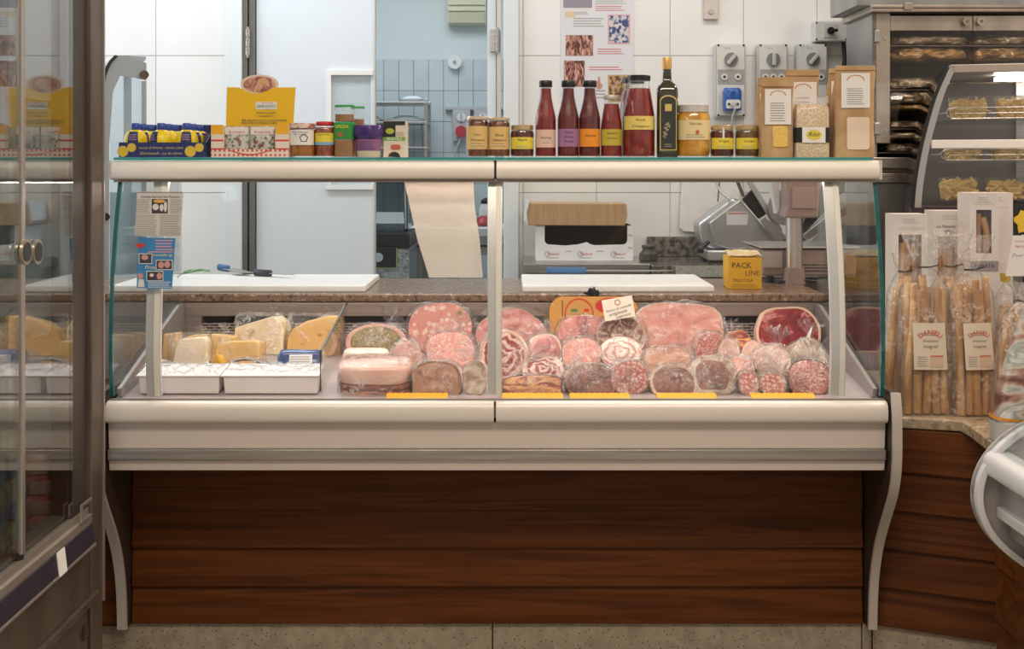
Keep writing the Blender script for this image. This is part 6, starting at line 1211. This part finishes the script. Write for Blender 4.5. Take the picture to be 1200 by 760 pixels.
H = PZ(328,d)-GZ; B().loft([(0,0,0,w_,.035,4),(0,0,H*.5,w_*1.05,.04,3),(0,0,H*.85,w_*.9,.03,3),(0,0,H,w_*.4,.012,2),(0,0,H+.05,w_*.8,.018,2)],36,.008,26,4,cap=False).build('cellophane', bagfilm, t, 75)
B().loft([(0,0,.004,w_*.9,.03,4),(0,0,H*.5,w_*.92,.032,3),(0,0,H*.8,w_*.7,.022,3)],30,.008,40,6).build('crackers', nmat('crackers', [(.3,(.30,.19,.10)),(.5,(.58,.40,.24)),(.7,(.72,.56,.38))], 30, rough=.7, dist=1), t, 60)
B().loft([(-w_*.5,-.012,H-.004,.012,.01,3),(-w_*.5,-.012,H+.02,.015,.01,3)],16).build('gold_clip', mat('gold_foil', (.70,.48,.10), .3, .7), t, 50)
z0, z1 = PZ(322,d)-GZ, PZ(275,d)-GZ
B().prism([(-w_*.75,z0),(w_*.2,z0),(w_*.45,z1),(-w_*.35,z1)], -.046, -.045, 'Y').build('label', paper, t); text('Cantuccini', .012, ink_r, t, w_*.05, -.0468, z1-.016, fit=w_*.62); text('Agricoli', .012, ink_r, t, w_*.02, -.0468, z1-.030, fit=w_*.55); B().tube([(-w_*.4,-.0468,z1-.06),(-w_*.3,-.0468,z1-.05),(-w_*.15,-.0468,z1-.058),(w_*.15,-.0468,z1-.055)], .0007, 5).build('drawing', ink_b, t)
B().prism([(w_*.22,z0),(w_*.95,z0),(w_*1.1,z1-.004),(w_*.47,z1)], -.0445, .0, 'Y').build('packet_side', Ch_c, t)
# boxes of breadsticks
box_w = nmat('box_offwhite', [(.3,(.66,.62,.60)),(.7,(.71,.67,.65))], 12, rough=.6)
def stick_box(label, px0, px1, ytop, d, dep, win, lower=None, side=None):
    k = d/F; t = thing('breadstick_box', label, 'box', (PX((px0+px1)/2,d), YD(d), GZ+.0008)); w_ = (px1-px0)*k/2; H = PZ(ytop,d)-GZ; y1 = dep
    wa, wb_, wt, wbm = win; xa, xb = PX(wa,d)-PX((px0+px1)/2,d), PX(wb_,d)-PX((px0+px1)/2,d); za, zb = PZ(wbm,d)-GZ, PZ(wt,d)-GZ
    B().box(-w_,xa,0,.002,0,H).box(xb,w_,0,.002,0,H).box(xa,xb,0,.002,0,za).box(xa,xb,0,.002,zb,H).build('front', box_w, t)
    B().box(-w_,-w_+.002,.0022,dep,0,H).box(w_-.002,w_,.0022,dep,0,H).box(-w_+.0022,w_-.0022,dep-.002,dep,0,H).box(-w_+.0022,w_-.0022,.0022,dep-.0022,H-.002,H).build('carton', mat('box_cream_side', (.70,.62,.54), .65), t)
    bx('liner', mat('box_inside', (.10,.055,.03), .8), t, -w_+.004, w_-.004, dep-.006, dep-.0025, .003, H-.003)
    n = max(2, int((xb-xa)/.018)); r = random.Random(px0)
    for i in range(n): xx = xa+(i+.5)*(xb-xa)/n; B().tube([(xx+r.uniform(-.004,.004),.018,za-.04),(xx+r.uniform(-.003,.003),.016,(za+zb)/2),(xx+r.uniform(-.006,.006),.02,zb-.006-r.random()*.03)], .0095, 8).build('breadstick', stick, t, 60)
    bx('window_film', clear('box_film', (.97,.96,.95), .05, .06, .02), t, xa, xb, .0024, .0032, za, zb)
    lines(ink_g, t, -w_*.5, w_*.5, H-.028, H-.012, -.0006, 3, .2, ragged=.3); lines(ink_g, t, -w_*.8, w_*.8, zb+.014, zb+.022, -.0006, 2, .15, ragged=.1)
    if lower: bx('grey_band', mat('band_grey', (.30,.28,.29), .6), t, -w_, w_, -.0012, -.0003, PZ(lower[1],d)-GZ, PZ(lower[0],d)-GZ); text('RUBATÀ', .016, ink, t, 0, -.0016, PZ((lower[0]+lower[1])/2,d)-GZ, fit=w_*1.4)
    return t
stick_box('white breadstick box with a window, nearest the deli counter', 1048, 1087, 251, 3.50, .085, (1053,1080,275,400))
t = stick_box('wide white breadstick box with an olive sprig, behind the cellophane tops', 1094, 1137, 247, 3.60, .08, (1099,1134,277,400)); d = 3.6; hz_ = lambda p: PZ(p,d)-GZ
text('La Panacea', .018, ink, t, -.018, -.0008, hz_(265.5), fit=.055, shear=.25); text('alle Olive', .018, ink, t, .018, -.0008, hz_(272.5), fit=.05, shear=.25); ob = B()
for a in range(5): ob.add([(-.012+.006*math.cos(a*1.3)+.006*math.cos(j*.6), -.0008-.0001*a, hz_(272)+.004*math.sin(a*1.3)+.004*math.sin(j*.6)) for j in range(11)], [tuple(range(11))])
ob.build('olive_print', mat('olive_print', (.07,.09,.02), .5), t)
stick_box('tall white breadstick box with three sticks in a narrow window', 1137, 1170, 226, 3.47, .10, (1144,1162,246,297), (306,318))
stick_box('tall white breadstick box standing behind the three stick box', 1150, 1187, 226, 3.60, .08, (1153,1164,250,297))
b = thing('black_sign', 'black sign with a yellow figure at the end of the box row', 'sign', (PX(1200,3.72), YD(3.72), GZ+.0008)); d = 3.72; h0, h1 = PZ(276,d)-GZ, PZ(240,d)-GZ
bx('board', black, b, -.055, .12, 0, .006, 0, h1); B().add([(.002+.03*math.cos(j*.35)*(1+.25*math.sin(j*1.7)), -.0006, (h0+h1)/2-.004+.036*math.sin(j*.35)*(1+.15*math.cos(j*2.1))) for j in range(18)], [tuple(range(18))]).build('yellow_print', mat('figure_yellow', (.80,.55,.04), .5), b)
# printed sack leaning on the granite
d = 2.96; t = thing('printed_sack', 'printed plastic food sack with an orange stripe', 'sack', (PX(1205,d), YD(d), GZ+.0008), (0,0,0)); x = lambda p: PX(p,d)-PX(1205,d); z = lambda p: PZ(p,d)-GZ
pk2 = nmat('sack_print', [(.3,(.16,.07,.05)),(.45,(.42,.24,.18)),(.55,(.62,.55,.48)),(.68,(.30,.34,.30)),(.8,(.70,.70,.68))], 5, (1,1,2.6), .25, dist=1.6, coat=.5)
zT = z(352); B().loft([(0.02,0,0,.105,.05,4),(.02,0,zT*.3,.098,.055,3.5),(.045,0,zT*.7,.085,.04,3),(.07,0,zT,.075,.006,4)],36,.004,18,2).build('sack', pk2, t, 60)
for z0, z1, m_ in ((.055,.062,mat('stripe_orange', (.80,.32,.03), .3)), (.0,.048,mat('sack_grey', (.50,.49,.47), .3))): B().loft([(.02,0,max(.001,z0),.108,.053,4),(.02,0,z1,.107,.0555,3.9)],36,.004,18,2,cap=False).build('stripe', m_, t, 60)
# ================================================================== neighbouring curved counter at the right edge
nb = thing('neighbour_counter', 'white curved end counter with glass top at the right edge', 'display counter', (0,0,0)); dN = 2.55; yN = YD(dN)
rim = [(PX(p,dN), PZ(q,dN)) for p, q in ((1215,492),(1192,503),(1168,522),(1151,545),(1143,570),(1144,597),(1156,624),(1176,646),(1200,664),(1225,680))]
rc = smooth_curve(rim, 5); wht = mat('rim_white', (.66,.66,.67), .35); wht2 = mat('panel_greywhite', (.38,.35,.34), .4)
B().prism(rc+[(1.9,rc[-1][1]),(1.9,rc[0][1])], yN+.004, yN+.022, 'Y').build('end_panel', wht2, nb)
inr = []
for i, (a, b2) in enumerate(rc):
    q0, q1 = Vector(rc[max(0,i-1)]), Vector(rc[min(len(rc)-1,i+1)]); tn = (q1-q0).normalized(); inr.append((a-tn.y*.013, b2+tn.x*.013))
B().prism(rc+inr[::-1], yN-.014, yN+.024, 'Y').build('end_rim', wht, nb, 60)
yn2 = yN-.60
B().prism(smooth_curve([(1.06,.742),(1.022,.742),(1.008,.728),(1.008,.700),(1.020,.690)],3)+[(1.06,.690)], yn2, yN+.0035, 'Y').build('bumper', wht, nb, 50, 0)
bx('front_panel', wht2, nb, 1.045, 1.06, yn2, yN+.003, .60, .6895); bx('grip_rail', grey_pl, nb, 1.03, 1.06, yn2, yN-.01, .605, .628, .003); bx('lower_rail', nmat('lip_steel', [], 1), nb, 1.055, 1.085, yn2, yN-.02, .565, .60, .003)
B().prism([(1.03,.744),(1.10,.83),(1.22,.93),(1.225,.925),(1.105,.825),(1.035,.742)], yn2, yN+.003, 'Y').build('curved_glass', clear('curved_pane', (.93,.96,.96), .05), nb, 50)
bx('counter_tray', wht2, nb, 1.06, 1.5, yn2, yN, .68, .70)
zb_ = [0.0, .13, .26, .39, .52]
for i in range(4): B().prism([(1.163,zb_[i]+.001),(1.20,zb_[i]+.001),(1.20,zb_[i+1]-.001),(1.172,zb_[i+1]-.001)], yn2, YD(2.88), 'Y').build('plank', wood, nb, bevel=.0015)
bx('carcass', MC['dark_carcass'], nb, 1.2005, 1.5, yn2, YD(2.87), 0, .60)
